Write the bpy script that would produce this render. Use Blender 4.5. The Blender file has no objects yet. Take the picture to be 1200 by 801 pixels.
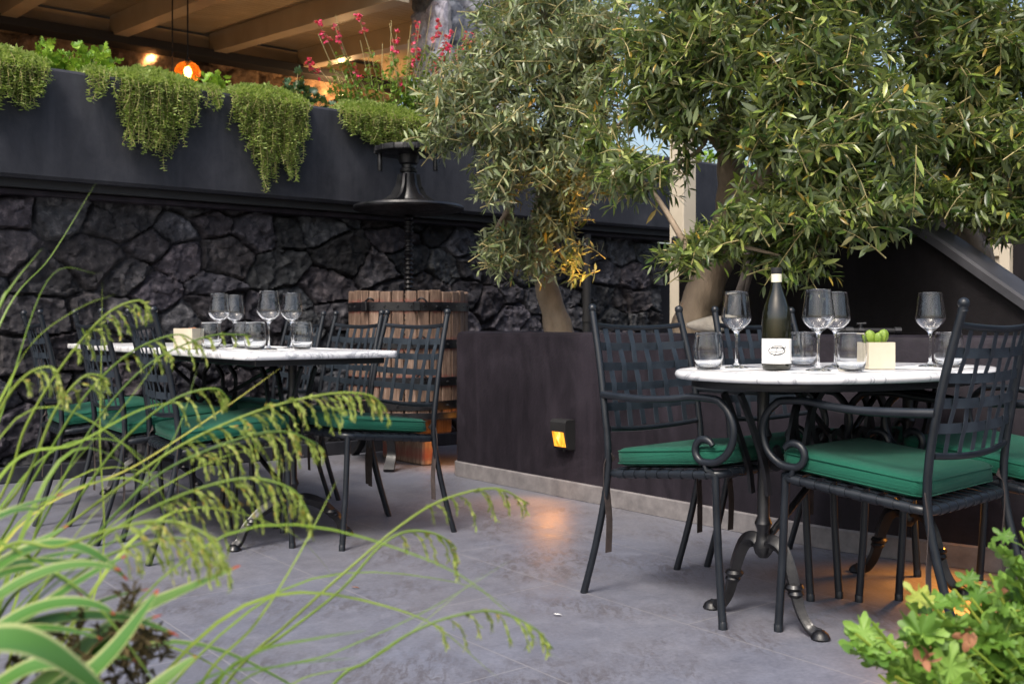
import bpy, bmesh, math, random
import numpy as np
from mathutils import Vector, Matrix
R = math.radians
rng = np.random.default_rng(7)
random.seed(7)
scene = bpy.context.scene
col = scene.collection

# ------------------------------------------------------------------ frame of the place
HC = 0.88                      # eye height
UX, UY = 0.79, 0.613           # along the back wall (to the right, receding)
ANG_U = math.atan2(UY, UX)
_l = math.hypot(UX, UY); UX /= _l; UY /= _l
def W(u, v, z=0.0):            # courtyard axes -> world
    return np.array((UX*u + UY*v, UY*u - UX*v, z))
def at(px, py, Y):             # measured photo point at distance Y -> world
    return np.array(((px-600)/1200*Y, Y, HC + (380-py)/1200*Y))
def uv(P): return (UX*P[0]+UY*P[1], UY*P[0]-UX*P[1])
def nrm(a):
    a = np.asarray(a, float); n = np.linalg.norm(a, axis=-1, keepdims=True)
    return a/np.maximum(n, 1e-9)

# ------------------------------------------------------------------ mesh builder
class MB:
    def __init__(s): s.V=[]; s.F=[]; s.n=0
    def add(s, V, Fs):
        V = np.asarray(V, float).reshape(-1,3)
        for f in Fs:
            f = np.asarray(f, np.int64)
            if f.size: s.F.append(f + s.n)
        s.V.append(V); s.n += len(V)
        return s
    def sweep(s, pts, prof, scale=None, up=None, closed=False, cap=True):
        pts = np.asarray(pts, float); prof = np.asarray(prof, float)
        n = len(pts); k = len(prof)
        if closed: T = np.roll(pts,-1,0)-np.roll(pts,1,0)
        else:
            T = np.empty_like(pts); T[1:-1]=nrm(pts[2:]-pts[1:-1])+nrm(pts[1:-1]-pts[:-2]); T[0]=pts[1]-pts[0]; T[-1]=pts[-1]-pts[-2]
        T = nrm(T)
        sc = np.ones((n,2)) if scale is None else np.asarray(scale,float)
        if sc.ndim==1: sc = np.stack([sc,sc],1)
        V = np.zeros((n,k,3))
        if up is None:
            a = np.array((0,0,1.0)) if abs(T[0][2])<.9 else np.array((1.0,0,0))
            b = nrm(np.cross(T[0],a))
            for i in range(n):
                b = nrm(b - T[i]*np.dot(b,T[i])); c = np.cross(b,T[i])
                V[i] = pts[i] + np.outer(prof[:,0]*sc[i,0],b) + np.outer(prof[:,1]*sc[i,1],c)
        else:
            up = np.asarray(up,float)
            for i in range(n):
                uu = up if up.ndim==1 else up[i]
                b = nrm(np.cross(T[i],uu)); c = np.cross(b,T[i])
                m = 1.0
                if 0<i<n-1 and not closed:       # mitre
                    d1 = nrm(pts[i]-pts[i-1]); m = 1/max(.35, abs(np.dot(d1,T[i])))
                V[i] = pts[i] + np.outer(prof[:,0]*sc[i,0]*m,b) + np.outer(prof[:,1]*sc[i,1],c)
        idx = np.arange(n*k).reshape(n,k)
        nx = np.roll(idx,-1,1)
        if closed: A=idx; B=nx; C=np.roll(nx,-1,0); D=np.roll(idx,-1,0)
        else: A=idx[:-1]; B=nx[:-1]; C=nx[1:]; D=idx[1:]
        fs=[np.stack([A,B,C,D],-1).reshape(-1,4)]
        if cap and not closed: fs += [idx[0][::-1][None,:], idx[-1][None,:]]
        return s.add(V.reshape(-1,3), fs)
    def tube(s, pts, r, n=8, closed=False, cap=True):
        a = np.arange(n)*2*math.pi/n
        prof = np.stack([np.cos(a),np.sin(a)],1)
        sc = np.full(len(pts), r) if np.isscalar(r) else np.asarray(r,float)
        return s.sweep(pts, prof, sc, None, closed, cap)
    def lathe(s, prof, c=(0,0,0), n=24, cap0=False, cap1=False):
        prof=np.asarray(prof,float); k=len(prof); a=np.arange(n)*2*math.pi/n
        V=np.zeros((k,n,3)); V[:,:,0]=prof[:,0:1]*np.cos(a); V[:,:,1]=prof[:,0:1]*np.sin(a); V[:,:,2]=prof[:,1:2]
        idx=np.arange(k*n).reshape(k,n); nx=np.roll(idx,-1,1)
        fs=[np.stack([idx[:-1],nx[:-1],nx[1:],idx[1:]],-1).reshape(-1,4)]
        if cap0: fs.append(idx[0][::-1][None,:])
        if cap1: fs.append(idx[-1][None,:])
        return s.add(V.reshape(-1,3)+np.asarray(c), fs)
    def box(s, c, size, bev=0.0, rot=0.0, seg=1, M=None):
        bm=bmesh.new(); bmesh.ops.create_cube(bm,size=1.0)
        for v in bm.verts: v.co=Vector((v.co.x*size[0],v.co.y*size[1],v.co.z*size[2]))
        if bev>0: bmesh.ops.bevel(bm,geom=list(bm.edges),offset=bev,segments=seg,affect='EDGES',profile=.5)
        mat = M if M is not None else Matrix.Rotation(rot,4,'Z')
        bm.transform(Matrix.Translation(Vector(c)) @ mat)
        bm.verts.index_update()
        V=[v.co[:] for v in bm.verts]; by={}
        for f in bm.faces: by.setdefault(len(f.verts),[]).append([v.index for v in f.verts])
        bm.free()
        return s.add(V,[np.array(x) for x in by.values()])
    def ubox(s, u0,u1,v0,v1,z0,z1,bev=0.0):       # box in courtyard axes
        c=W((u0+u1)/2,(v0+v1)/2,(z0+z1)/2)
        return s.box(c,(u1-u0,v1-v0,z1-z0),bev,math.atan2(UY,UX))
    def leaves(s, P, D, N, L, Wd, fold=.18, curl=.12, l1=.3, l2=.68, w2=.85):
        P=np.asarray(P,float); n=len(P)
        D=nrm(D); N=nrm(N-D*np.sum(N*D,1,keepdims=True)); S=np.cross(D,N)
        L=np.broadcast_to(np.asarray(L,float),(n,))[:,None]; Wd=np.broadcast_to(np.asarray(Wd,float),(n,))[:,None]
        curl=np.broadcast_to(np.asarray(curl,float),(n,))[:,None]
        m1=P+D*L*l1-N*Wd*0; m2=P+D*L*l2-N*curl*L*.35
        tip=P+D*L-N*curl*L
        a1=m1+S*Wd*.5+N*fold*Wd; b1=m1-S*Wd*.5+N*fold*Wd
        a2=m2+S*Wd*.5*w2+N*fold*Wd; b2=m2-S*Wd*.5*w2+N*fold*Wd
        V=np.stack([P,a1,a2,tip,b2,b1,m1,m2],1).reshape(-1,3)
        o=(np.arange(n)*8)[:,None]
        tri=np.array([[0,1,6],[7,2,3],[0,6,5],[7,3,4]]); q=np.array([[6,1,2,7],[5,6,7,4]])
        T=(o[:,:,None]+tri[None]).reshape(-1,3); Q=(o[:,:,None]+q[None]).reshape(-1,4)
        return s.add(V,[T,Q])
    def stamp(s, V0, Fs0, P, X, Y, Z, sc):        # copies of a small template
        P=np.asarray(P,float); n=len(P); V0=np.asarray(V0,float); k=len(V0)
        sc=np.broadcast_to(np.asarray(sc,float),(n,))[:,None,None]
        V=P[:,None,:]+sc*(V0[None,:,0:1]*X[:,None,:]+V0[None,:,1:2]*Y[:,None,:]+V0[None,:,2:3]*Z[:,None,:])
        o=(np.arange(n)*k)
        return s.add(V.reshape(-1,3),[(o[:,None,None]+np.asarray(f)[None]).reshape(-1,np.asarray(f).shape[1]) for f in Fs0])
    def mesh(s, name, loc=None, smooth=None):
        V=np.concatenate(s.V) if s.V else np.zeros((0,3))
        if loc is not None: V=V-np.asarray(loc)
        me=bpy.data.meshes.new(name)
        sizes=np.concatenate([np.full(len(f),f.shape[1]) for f in s.F]); li=np.concatenate([f.reshape(-1) for f in s.F])
        me.vertices.add(len(V)); me.vertices.foreach_set('co',V.astype(np.float32).reshape(-1))
        me.loops.add(len(li)); me.loops.foreach_set('vertex_index',li.astype(np.int32))
        me.polygons.add(len(sizes)); st=np.concatenate([[0],np.cumsum(sizes)[:-1]])
        me.polygons.foreach_set('loop_start',st.astype(np.int32))
        try: me.polygons.foreach_set('loop_total',sizes.astype(np.int32))
        except Exception: pass
        me.update(calc_edges=True); me.validate()
        if smooth is None: me.polygons.foreach_set('use_smooth',np.zeros(len(me.polygons),bool))
        else:
            me.polygons.foreach_set('use_smooth',np.ones(len(me.polygons),bool))
            if smooth<180: me.set_sharp_from_angle(angle=R(smooth))
        return me

def tag(o,label=None,cat=None,group=None,kind=None):
    if label: o['label']=label
    if cat: o['category']=cat
    if group: o['group']=group
    if kind: o['kind']=kind
    return o
def empty(name,loc,label,cat,group=None,rz=0.0):
    o=bpy.data.objects.new(name,None); col.objects.link(o); o.location=tuple(loc); o.rotation_euler=(0,0,rz); o.empty_display_size=.1
    return tag(o,label,cat,group)
def part(name,mb,m,parent=None,smooth=35,local=False,label=None,loc=None):
    """one mesh object; parts of unrotated Empties may be given in world coordinates"""
    if parent is not None and not local:
        p=parent; L=np.zeros(3)
        while p is not None: L=L+np.array(p.location); p=p.parent
        loc_=L
    else: loc_=loc
    me=mb.mesh(name,loc_,smooth); me.materials.append(m)
    o=bpy.data.objects.new(name,me); col.objects.link(o)
    if parent is not None: o.parent=parent
    elif loc is not None: o.location=tuple(loc)
    if label: o['label']=label
    return o
def copy_tree(o,parent=None):
    c=o.copy(); col.objects.link(c)
    if parent is not None: c.parent=parent
    for ch in list(o.children): copy_tree(ch,c)
    return c
def cr(pts,n=8,closed=False):                      # Catmull-Rom through points
    P=np.asarray(pts,float); m=len(P); out=[]
    rngi=range(m) if closed else range(m-1)
    for i in rngi:
        if closed: p0,p1,p2,p3=P[(i-1)%m],P[i],P[(i+1)%m],P[(i+2)%m]
        else: p0=P[i-1] if i>0 else 2*P[0]-P[1]; p1=P[i]; p2=P[i+1]; p3=P[i+2] if i+2<m else 2*P[-1]-P[-2]
        for t in np.arange(n)/n:
            out.append(.5*((2*p1)+(-p0+p2)*t+(2*p0-5*p1+4*p2-p3)*t*t+(-p0+3*p1-3*p2+p3)*t**3))
    if not closed: out.append(P[-1])
    return np.array(out)

# numpy value noise
def vnoise(x,y,seed=0):
    xi=np.floor(x).astype(np.int64); yi=np.floor(y).astype(np.int64); xf=x-xi; yf=y-yi
    def h(a,b):
        k=(a*374761393+b*668265263+seed*982451653)&0xffffffff
        k=((k^(k>>13))*1274126177)&0xffffffff
        return ((k^(k>>16))&0xffff)/65535.0
    sx=xf*xf*(3-2*xf); sy=yf*yf*(3-2*yf)
    return (h(xi,yi)*(1-sx)+h(xi+1,yi)*sx)*(1-sy)+(h(xi,yi+1)*(1-sx)+h(xi+1,yi+1)*sx)*sy
def fbm(x,y,o=4,seed=0):
    s=0;a=.5;t=0
    for i in range(o): s=s+a*vnoise(x*2**i,y*2**i,seed+i); t+=a; a*=.5
    return s/t

# ------------------------------------------------------------------ materials
def newmat(name):
    m=bpy.data.materials.new(name); m.use_nodes=True; nt=m.node_tree; nt.nodes.clear()
    out=nt.nodes.new('ShaderNodeOutputMaterial'); b=nt.nodes.new('ShaderNodeBsdfPrincipled'); nt.links.new(b.outputs[0],out.inputs[0])
    return m,nt,b
def rgb(c): return (c[0],c[1],c[2],1)
def ramp(nt,fac,stops,interp='LINEAR'):
    r=nt.nodes.new('ShaderNodeValToRGB'); r.color_ramp.interpolation=interp
    e=r.color_ramp.elements
    while len(e)<len(stops): e.new(.5)
    for i,(p,c) in enumerate(stops): e[i].position=p; e[i].color=rgb(c)
    nt.links.new(fac,r.inputs[0]); return r.outputs[0]
def noise(nt,scale,detail=4,rough=.55,vec=None,dist=0.0):
    n=nt.nodes.new('ShaderNodeTexNoise'); n.inputs['Scale'].default_value=scale; n.inputs['Detail'].default_value=detail
    n.inputs['Roughness'].default_value=rough; n.inputs['Distortion'].default_value=dist
    if vec is not None: nt.links.new(vec,n.inputs['Vector'])
    return n.outputs['Fac']
def coords(nt,scale=(1,1,1),rotz=0.0,loc=(0,0,0)):
    t=nt.nodes.new('ShaderNodeTexCoord'); mp=nt.nodes.new('ShaderNodeMapping')
    mp.inputs['Scale'].default_value=scale; mp.inputs['Rotation'].default_value=(0,0,rotz); mp.inputs['Location'].default_value=loc
    nt.links.new(t.outputs['Object'],mp.inputs[0]); return mp.outputs[0]
def bump(nt,b,h,strength=.3,dist=.01):
    n=nt.nodes.new('ShaderNodeBump'); n.inputs['Strength'].default_value=strength; n.inputs['Distance'].default_value=dist
    nt.links.new(h,n.inputs['Height']); nt.links.new(n.outputs[0],b.inputs['Normal']); return n
def mix(nt,fac,a,b,mode='MIX'):
    n=nt.nodes.new('ShaderNodeMix'); n.data_type='RGBA'; n.blend_type=mode
    if isinstance(fac,(int,float)): n.inputs[0].default_value=fac
    else: nt.links.new(fac,n.inputs[0])
    for i,x in ((6,a),(7,b)):
        if isinstance(x,tuple): n.inputs[i].default_value=rgb(x)
        else: nt.links.new(x,n.inputs[i])
    return n.outputs[2]
def M_var(name,c1,c2,rough=.6,scale=6,detail=5,bs=.2,bd=.005,bscale=None,spec=.5,metal=0.0,r2=None,stretch=(1,1,1)):
    m,nt,b=newmat(name); v=coords(nt,stretch)
    f=noise(nt,scale,detail,.6,v); c=ramp(nt,f,[(.3,c1),(.7,c2)])
    nt.links.new(c,b.inputs['Base Color']); b.inputs['Roughness'].default_value=rough; b.inputs['Specular IOR Level'].default_value=spec; b.inputs['Metallic'].default_value=metal
    if r2 is not None:
        g=ramp(nt,f,[(.3,(rough,)*3),(.7,(r2,)*3)]); nt.links.new(g,b.inputs['Roughness'])
    if bs>0:
        h=noise(nt,bscale or scale*6,4,.6,v); bump(nt,b,h,bs,bd)
    return m
def M_leaf(name,stops,under=(.16,.2,.13),rough=.45,trans=.25,undermix=.5):
    """stops: random-per-leaf colour ramp"""
    m=bpy.data.materials.new(name); m.use_nodes=True; nt=m.node_tree; nt.nodes.clear()
    out=nt.nodes.new('ShaderNodeOutputMaterial'); b=nt.nodes.new('ShaderNodeBsdfPrincipled')
    g=nt.nodes.new('ShaderNodeNewGeometry')
    c=ramp(nt,g.outputs['Random Per Island'],stops)
    mm=nt.nodes.new('ShaderNodeMath'); mm.operation='MULTIPLY'; mm.inputs[1].default_value=undermix; nt.links.new(g.outputs['Backfacing'],mm.inputs[0])
    c2=mix(nt,mm.outputs[0],c,under)
    nt.links.new(c2,b.inputs['Base Color']); b.inputs['Roughness'].default_value=rough
    t=nt.nodes.new('ShaderNodeBsdfTranslucent'); tc=mix(nt,.35,c,(.5,.6,.08)); nt.links.new(tc,t.inputs[0])
    ms=nt.nodes.new('ShaderNodeMixShader'); ms.inputs[0].default_value=trans
    nt.links.new(b.outputs[0],ms.inputs[1]); nt.links.new(t.outputs[0],ms.inputs[2]); nt.links.new(ms.outputs[0],out.inputs[0])
    return m
def M_emit(name,c,s):
    m=bpy.data.materials.new(name); m.use_nodes=True; nt=m.node_tree; nt.nodes.clear()
    out=nt.nodes.new('ShaderNodeOutputMaterial'); e=nt.nodes.new('ShaderNodeEmission'); e.inputs[0].default_value=rgb(c); e.inputs[1].default_value=s
    nt.links.new(e.outputs[0],out.inputs[0]); return m

MT={}
MT['iron']=M_var('iron_paint',(.0045,.0065,.010),(.009,.0125,.018),.33,14,5,.12,.002,90,.5,r2=.46)
MT['iron_skylit']=M_var('iron_paint_skylit',(.014,.020,.028),(.028,.038,.050),.38,16,5,.15,.002,80,.5,r2=.5)  # lighter, bluer iron paint: sky reflection on the lattice put into the colour
MT['cast']=M_var('cast_iron',(.003,.003,.004),(.007,.007,.009),.26,18,5,.25,.003,60,.5,r2=.55)
MT['blackplaster']=None
def plaster(name,c1,c2,c3,rough=.62):
    m,nt,b=newmat(name); v=coords(nt)
    f=noise(nt,1.8,9,.7,v,.7); f2=noise(nt,13,8,.7,coords(nt,(1,1,.4)),.4)
    c=ramp(nt,f,[(.28,c1),(.5,c2),(.74,c3)])
    c=mix(nt,.35,c,ramp(nt,f2,[(.3,c1),(.75,c3)]))
    f3=noise(nt,7,6,.6,coords(nt,(1,1,.06)),.2); c=mix(nt,ramp(nt,f3,[(.52,(0,0,0)),(.75,(.5,.5,.5))]),c,c3); b.inputs['Specular IOR Level'].default_value=.22
    nt.links.new(c,b.inputs['Base Color'])
    nt.links.new(ramp(nt,f,[(.3,(rough-.1,)*3),(.7,(rough+.12,)*3)]),b.inputs['Roughness'])
    h=mix(nt,.5,noise(nt,5,6,.6,v),noise(nt,60,4,.6,v)); bump(nt,b,h,.28,.01)
    return m
MT['plaster']=plaster('dark_plaster',(.004,.0033,.005),(.010,.008,.0118),(.036,.029,.039))
MT['parapet']=plaster('parapet_plaster',(.009,.010,.014),(.021,.0225,.029),(.048,.050,.060))
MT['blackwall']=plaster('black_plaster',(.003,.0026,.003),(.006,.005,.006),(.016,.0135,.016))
MT['coping']=M_var('coping_plaster',(.030,.030,.035),(.060,.060,.068),.42,5,6,.15,.004)
MT['black']=M_var('black_trim',(.004,.004,.005),(.008,.008,.009),.75,8,4,.1)
def stone_mat(name,dark,base,light,bumpS=.6):
    m,nt,b=newmat(name); v=coords(nt)
    at_=nt.nodes.new('ShaderNodeAttribute'); at_.attribute_name='tint'
    f=noise(nt,14,9,.68,v,.3); c=ramp(nt,f,[(.3,dark),(.52,base),(.8,light)])
    c=mix(nt,1.0,c,at_.outputs['Color'],'MULTIPLY')
    nt.links.new(c,b.inputs['Base Color']); b.inputs['Roughness'].default_value=.75; b.inputs['Specular IOR Level'].default_value=.25
    h=mix(nt,.4,noise(nt,24,9,.75,v,.4),noise(nt,90,6,.75,v)); bump(nt,b,h,min(1,bumpS*1.4),.03)
    return m
MT['lava']=stone_mat('lava_stone',(.010,.010,.013),(.037,.036,.042),(.165,.155,.165))
MT['warmstone']=stone_mat('brown_stone',(.05,.032,.02),(.16,.10,.06),(.33,.23,.15))
MT['greystone']=stone_mat('grey_stone',(.10,.10,.12),(.26,.26,.30),(.46,.45,.49))
MT['cream']=M_var('cream_paint',(.50,.44,.34),(.58,.51,.40),.5,4,4,.05)
MT['ceiling']=M_var('board_paint',(.26,.205,.13),(.34,.27,.18),.5,3,4,.08,.003,20,stretch=(1,1,1))
MT['soil']=M_var('soil',(.018,.012,.008),(.05,.035,.024),.95,18,6,.8,.03,40)
MT['skirting']=M_var('stone_skirting',(.12,.112,.115),(.22,.205,.205),.6,16,7,.3,.004,60)
def floor_mat():
    m,nt,b=newmat('slate_tile'); v=coords(nt,(1,1,1),-math.atan2(UY,UX))   # x=u, y=-v... (rotated to the wall)
    big=noise(nt,.9,8,.66,v,.9); mid=noise(nt,9,10,.78,v,.3); st=noise(nt,34,9,.78,coords(nt,(1,.3,1),-math.atan2(UY,UX)),.8)
    c=ramp(nt,mid,[(.25,(.070,.075,.096)),(.5,(.132,.139,.168)),(.75,(.235,.243,.28))])
    c=mix(nt,.4,c,ramp(nt,big,[(.3,(.095,.097,.118)),(.7,(.20,.205,.238))]))
    rust=nt.nodes.new('ShaderNodeMath'); rust.operation='MULTIPLY'
    nt.links.new(ramp(nt,noise(nt,2.2,5,.6,coords(nt,(1,1,1),.3,(4,2,0))),[(.46,(0,0,0)),(.60,(1,1,1))]),rust.inputs[0])
    nt.links.new(ramp(nt,st,[(.47,(0,0,0)),(.57,(.95,.95,.95))]),rust.inputs[1])
    c=mix(nt,rust.outputs[0],c,(.07,.062,.066))
    tint=ramp(nt,noise(nt,1.7,3,.5,coords(nt,(1,1,1),.9,(9,3,0))),[(.35,(.93,.97,1.06)),(.65,(1.05,1.0,.96))])
    c=mix(nt,1.0,c,tint,'MULTIPLY')
    br=nt.nodes.new('ShaderNodeTexBrick'); br.offset=.5; br.offset_frequency=2
    br.inputs['Scale'].default_value=1; br.inputs['Mortar Size'].default_value=.0028; br.inputs['Mortar Smooth'].default_value=.2
    br.inputs['Brick Width'].default_value=1.2; br.inputs['Row Height'].default_value=.6
    br.inputs['Color1'].default_value=(.84,.84,.85,1); br.inputs['Color2'].default_value=(1.12,1.12,1.12,1); br.inputs['Mortar'].default_value=(1,1,1,1)
    # rows run along v : swap axes
    sep=nt.nodes.new('ShaderNodeSeparateXYZ'); nt.links.new(v,sep.inputs[0]); cmb=nt.nodes.new('ShaderNodeCombineXYZ')
    ax=nt.nodes.new('ShaderNodeMath'); ax.operation='ADD'; ax.inputs[1].default_value=-2.66+12; nt.links.new(sep.outputs[1],ax.inputs[0])
    ay=nt.nodes.new('ShaderNodeMath'); ay.operation='ADD'; ay.inputs[1].default_value=-1.05+12; nt.links.new(sep.outputs[0],ay.inputs[0])
    nt.links.new(ax.outputs[0],cmb.inputs[0]); nt.links.new(ay.outputs[0],cmb.inputs[1]); nt.links.new(cmb.outputs[0],br.inputs['Vector'])
    c=mix(nt,1.0,c,br.outputs['Color'],'MULTIPLY')
    gf=nt.nodes.new('ShaderNodeMath'); gf.operation='MULTIPLY'; nt.links.new(br.outputs['Fac'],gf.inputs[0]); gf.inputs[1].default_value=.6
    gr=noise(nt,75,6,.8,v); c=mix(nt,.32,c,ramp(nt,gr,[(.3,(.075,.075,.09)),(.5,(.17,.172,.20)),(.72,(.31,.315,.35))]))
    c=mix(nt,gf.outputs[0],c,(.25,.243,.25))
    nt.links.new(c,b.inputs['Base Color'])
    nt.links.new(ramp(nt,mid,[(.3,(.32,)*3),(.7,(.52,)*3)]),b.inputs['Roughness'])
    h=mix(nt,.5,mid,st); h=mix(nt,gf.outputs[0],h,(0,0,0)); bump(nt,b,h,.3,.006)
    return m
MT['floor']=floor_mat()
def marble():
    m,nt,b=newmat('white_marble'); v=coords(nt)
    f=noise(nt,3,8,.6,v,1.8); c=ramp(nt,f,[(.36,(.80,.80,.80)),(.475,(.70,.70,.71)),(.5,(.36,.37,.40)),(.53,(.72,.72,.73)),(.7,(.82,.82,.81))])
    nt.links.new(c,b.inputs['Base Color']); b.inputs['Roughness'].default_value=.22; return m
MT['marble']=marble()
def fabric():
    m,nt,b=newmat('green_canvas'); v=coords(nt)
    f=noise(nt,3,6,.6,v,.3); c=ramp(nt,f,[(.3,(.003,.062,.038)),(.7,(.007,.102,.063))])
    nt.links.new(c,b.inputs['Base Color']); b.inputs['Roughness'].default_value=.8; b.inputs['Specular IOR Level'].default_value=.25
    b.inputs['Sheen Weight'].default_value=.05
    w=nt.nodes.new('ShaderNodeTexWave'); w.inputs['Scale'].default_value=220; w2=nt.nodes.new('ShaderNodeTexWave'); w2.bands_direction='Y'; w2.inputs['Scale'].default_value=220
    nt.links.new(v,w.inputs['Vector']); nt.links.new(v,w2.inputs['Vector'])
    h=mix(nt,.5,w.outputs['Fac'],w2.outputs['Fac']); h=mix(nt,.8,h,noise(nt,9,5,.62,v,.8)); bump(nt,b,h,.38,.02); return m
MT['fabric']=fabric()
MT['tie']=M_var('brown_tie',(.03,.022,.02),(.06,.045,.042),.85,30,3,.3)
def glass(name,c=(1,1,1),rough=0.0,ior=1.45):
    m,nt,b=newmat(name); b.inputs['Base Color'].default_value=rgb(c); b.inputs['Roughness'].default_value=rough; b.inputs['IOR'].default_value=ior
    b.inputs['Transmission Weight'].default_value=1.0; return m
MT['glass']=glass('clear_glass',(.98,.99,1.0))
MT['bottle']=M_var('bottle_glass',(.006,.0065,.003),(.010,.011,.005),.10,4,3,0,spec=.7)
MT['paper']=M_var('white_paper',(.80,.79,.76),(.86,.85,.82),.75,20,3,.08)
MT['neckpaper']=M_var('cream_paper',(.72,.68,.50),(.80,.76,.58),.6,10,3,.05)
MT['ink']=M_var('ink',(.01,.01,.012),(.02,.02,.02),.6,10,2,0)
MT['pot']=M_var('cream_ceramic',(.52,.46,.34),(.60,.54,.42),.55,8,4,.15,.002)
MT['cactus']=M_var('succulent_green',(.10,.18,.015),(.24,.34,.04),.45,30,4,.2)
MT['pebble']=M_var('pale_stone',(.36,.31,.25),(.62,.57,.48),.7,14,7,.5,.01)
def wood():
    m,nt,b=newmat('aged_stave'); v=coords(nt,(1,1,.12))
    g=nt.nodes.new('ShaderNodeNewGeometry')
    f=noise(nt,60,6,.65,v,.4); c=ramp(nt,f,[(.25,(.045,.030,.022)),(.5,(.165,.115,.085)),(.78,(.38,.30,.24))])
    c=mix(nt,1.0,c,ramp(nt,g.outputs['Random Per Island'],[(0,(.65,.55,.5)),(1,(1.1,1.02,.98))]),'MULTIPLY')
    # red stain left by the hoops
    sep=nt.nodes.new('ShaderNodeSeparateXYZ'); t=nt.nodes.new('ShaderNodeTexCoord'); nt.links.new(t.outputs['Object'],sep.inputs[0])
    s=nt.nodes.new('ShaderNodeMath'); s.operation='MULTIPLY_ADD'; s.inputs[1].default_value=4.34; s.inputs[2].default_value=-.23; nt.links.new(sep.outputs[2],s.inputs[0])
    fr=nt.nodes.new('ShaderNodeMath'); fr.operation='FRACT'; nt.links.new(s.outputs[0],fr.inputs[0])
    k=ramp(nt,fr.outputs[0],[(.0,(.8,.8,.8)),(.22,(.55,.55,.55)),(.34,(0,0,0)),(.8,(0,0,0)),(.95,(.7,.7,.7))])
    k2=mix(nt,.5,k,noise(nt,25,5,.6,v)); k2=ramp(nt,k2,[(.42,(0,0,0)),(.66,(.8,.8,.8))])
    c=mix(nt,k2,c,(.17,.035,.028))
    nt.links.new(c,b.inputs['Base Color']); b.inputs['Roughness'].default_value=.75; bump(nt,b,f,.5,.006); return m
MT['stave']=wood()
MT['bark']=M_var('olive_bark',(.17,.125,.085),(.36,.28,.20),.8,9,8,.6,.012,30,stretch=(1,1,.4))
MT['twig']=M_var('twig_bark',(.26,.21,.08),(.44,.38,.18),.7,20,3,.1)
MT['deadwood']=M_var('dead_wood',(.07,.06,.055),(.20,.17,.15),.85,14,6,.6,.01,40)
MT['olive1']=M_leaf('olive_leaf_silver',[(0,(.026,.050,.016)),(.25,(.070,.105,.034)),(.5,(.14,.185,.066)),(.72,(.25,.30,.13)),(.92,(.43,.47,.27)),(.955,(.30,.17,.02)),(1,(.40,.20,.02))],(.27,.30,.21),.33,.2,.65)
MT['olive2']=M_leaf('olive_leaf_green',[(0,(.014,.036,.008)),(.3,(.042,.080,.015)),(.6,(.10,.155,.028)),(.84,(.23,.30,.06)),(.95,(.40,.44,.13)),(.975,(.34,.22,.03)),(1,(.36,.26,.05))],(.22,.26,.15),.30,.22,.6)
MT['trail']=M_leaf('trailing_leaf',[(0,(.14,.22,.04)),(.5,(.32,.43,.10)),(1,(.50,.57,.21))],(.24,.30,.11),.5,.3,.3)
MT['lettuce']=M_leaf('bright_leaf',[(0,(.10,.22,.012)),(.6,(.20,.38,.025)),(1,(.32,.50,.05))],(.14,.24,.04),.5,.3,.3)
MT['darkleaf']=M_leaf('dark_leaf',[(0,(.015,.05,.02)),(1,(.05,.12,.05))],(.05,.10,.05),.4,.2,.3)
MT['salvia']=M_leaf('salvia_leaf',[(0,(.08,.17,.02)),(1,(.22,.36,.06))],(.12,.2,.04),.5,.3,.3)
MT['petal']=M_leaf('red_petal',[(0,(.55,.015,.06)),(.6,(.75,.03,.14)),(1,(.85,.18,.32))],(.6,.05,.12),.5,.3,.3)
MT['grass']=M_leaf('grass_blade',[(0,(.07,.15,.02)),(.5,(.20,.31,.03)),(.85,(.34,.42,.06)),(1,(.46,.42,.08))],(.16,.25,.05),.45,.3,.3)
MT['seed']=M_leaf('grass_seed',[(0,(.17,.25,.03)),(.6,(.34,.43,.08)),(.9,(.50,.52,.16)),(.96,(.45,.32,.06)),(1,(.46,.26,.03))],(.26,.31,.08),.6,.3,.2)
MT['geranium']=M_leaf('geranium_leaf',[(0,(.07,.16,.02)),(.5,(.15,.29,.04)),(.93,(.26,.41,.08)),(.96,(.34,.40,.07)),(1,(.42,.32,.12))],(.13,.24,.06),.5,.28,.3)
MT['seedhead']=M_var('flax_seed',(.05,.035,.015),(.14,.10,.03),.8,40,3,.2)
MT['rust']=M_var('dry_bract',(.20,.08,.035),(.36,.17,.085),.8,40,3,.2)
# ------------------------------------------------------------------ ground
gb=MB(); g=W(0,0); S=60
gb.add([(-S,-S,0),(S,-S,0),(S,S,0),(-S,S,0)],[np.array([[0,1,2,3]])])
tag(part('paved_floor',gb,MT['floor'],smooth=None),kind='structure')
# planting beds in front of the terrace, below the frame
def bed(name,pts,h,m):
    b=MB(); n=len(pts); P=np.array(pts)
    V=[(x,y,0.004) for x,y in P]+[(x,y,h) for x,y in P]
    b.add(V,[np.arange(n,2*n)[None,:],np.array([[i,(i+1)%n,n+(i+1)%n,n+i] for i in range(n)])])
    return tag(part(name,b,m,smooth=None),kind='structure')
bed('soil_bed',[(-3.2,-.6),(.55,-.6),(.55,.9),(-.35,1.7),(-3.2,2.3)],.10,MT['soil'])
bed('soil_bed',[(.62,-.6),(3.2,-.6),(3.2,1.75),(1.1,1.75),(.62,1.2)],.10,MT['soil'])

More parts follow.
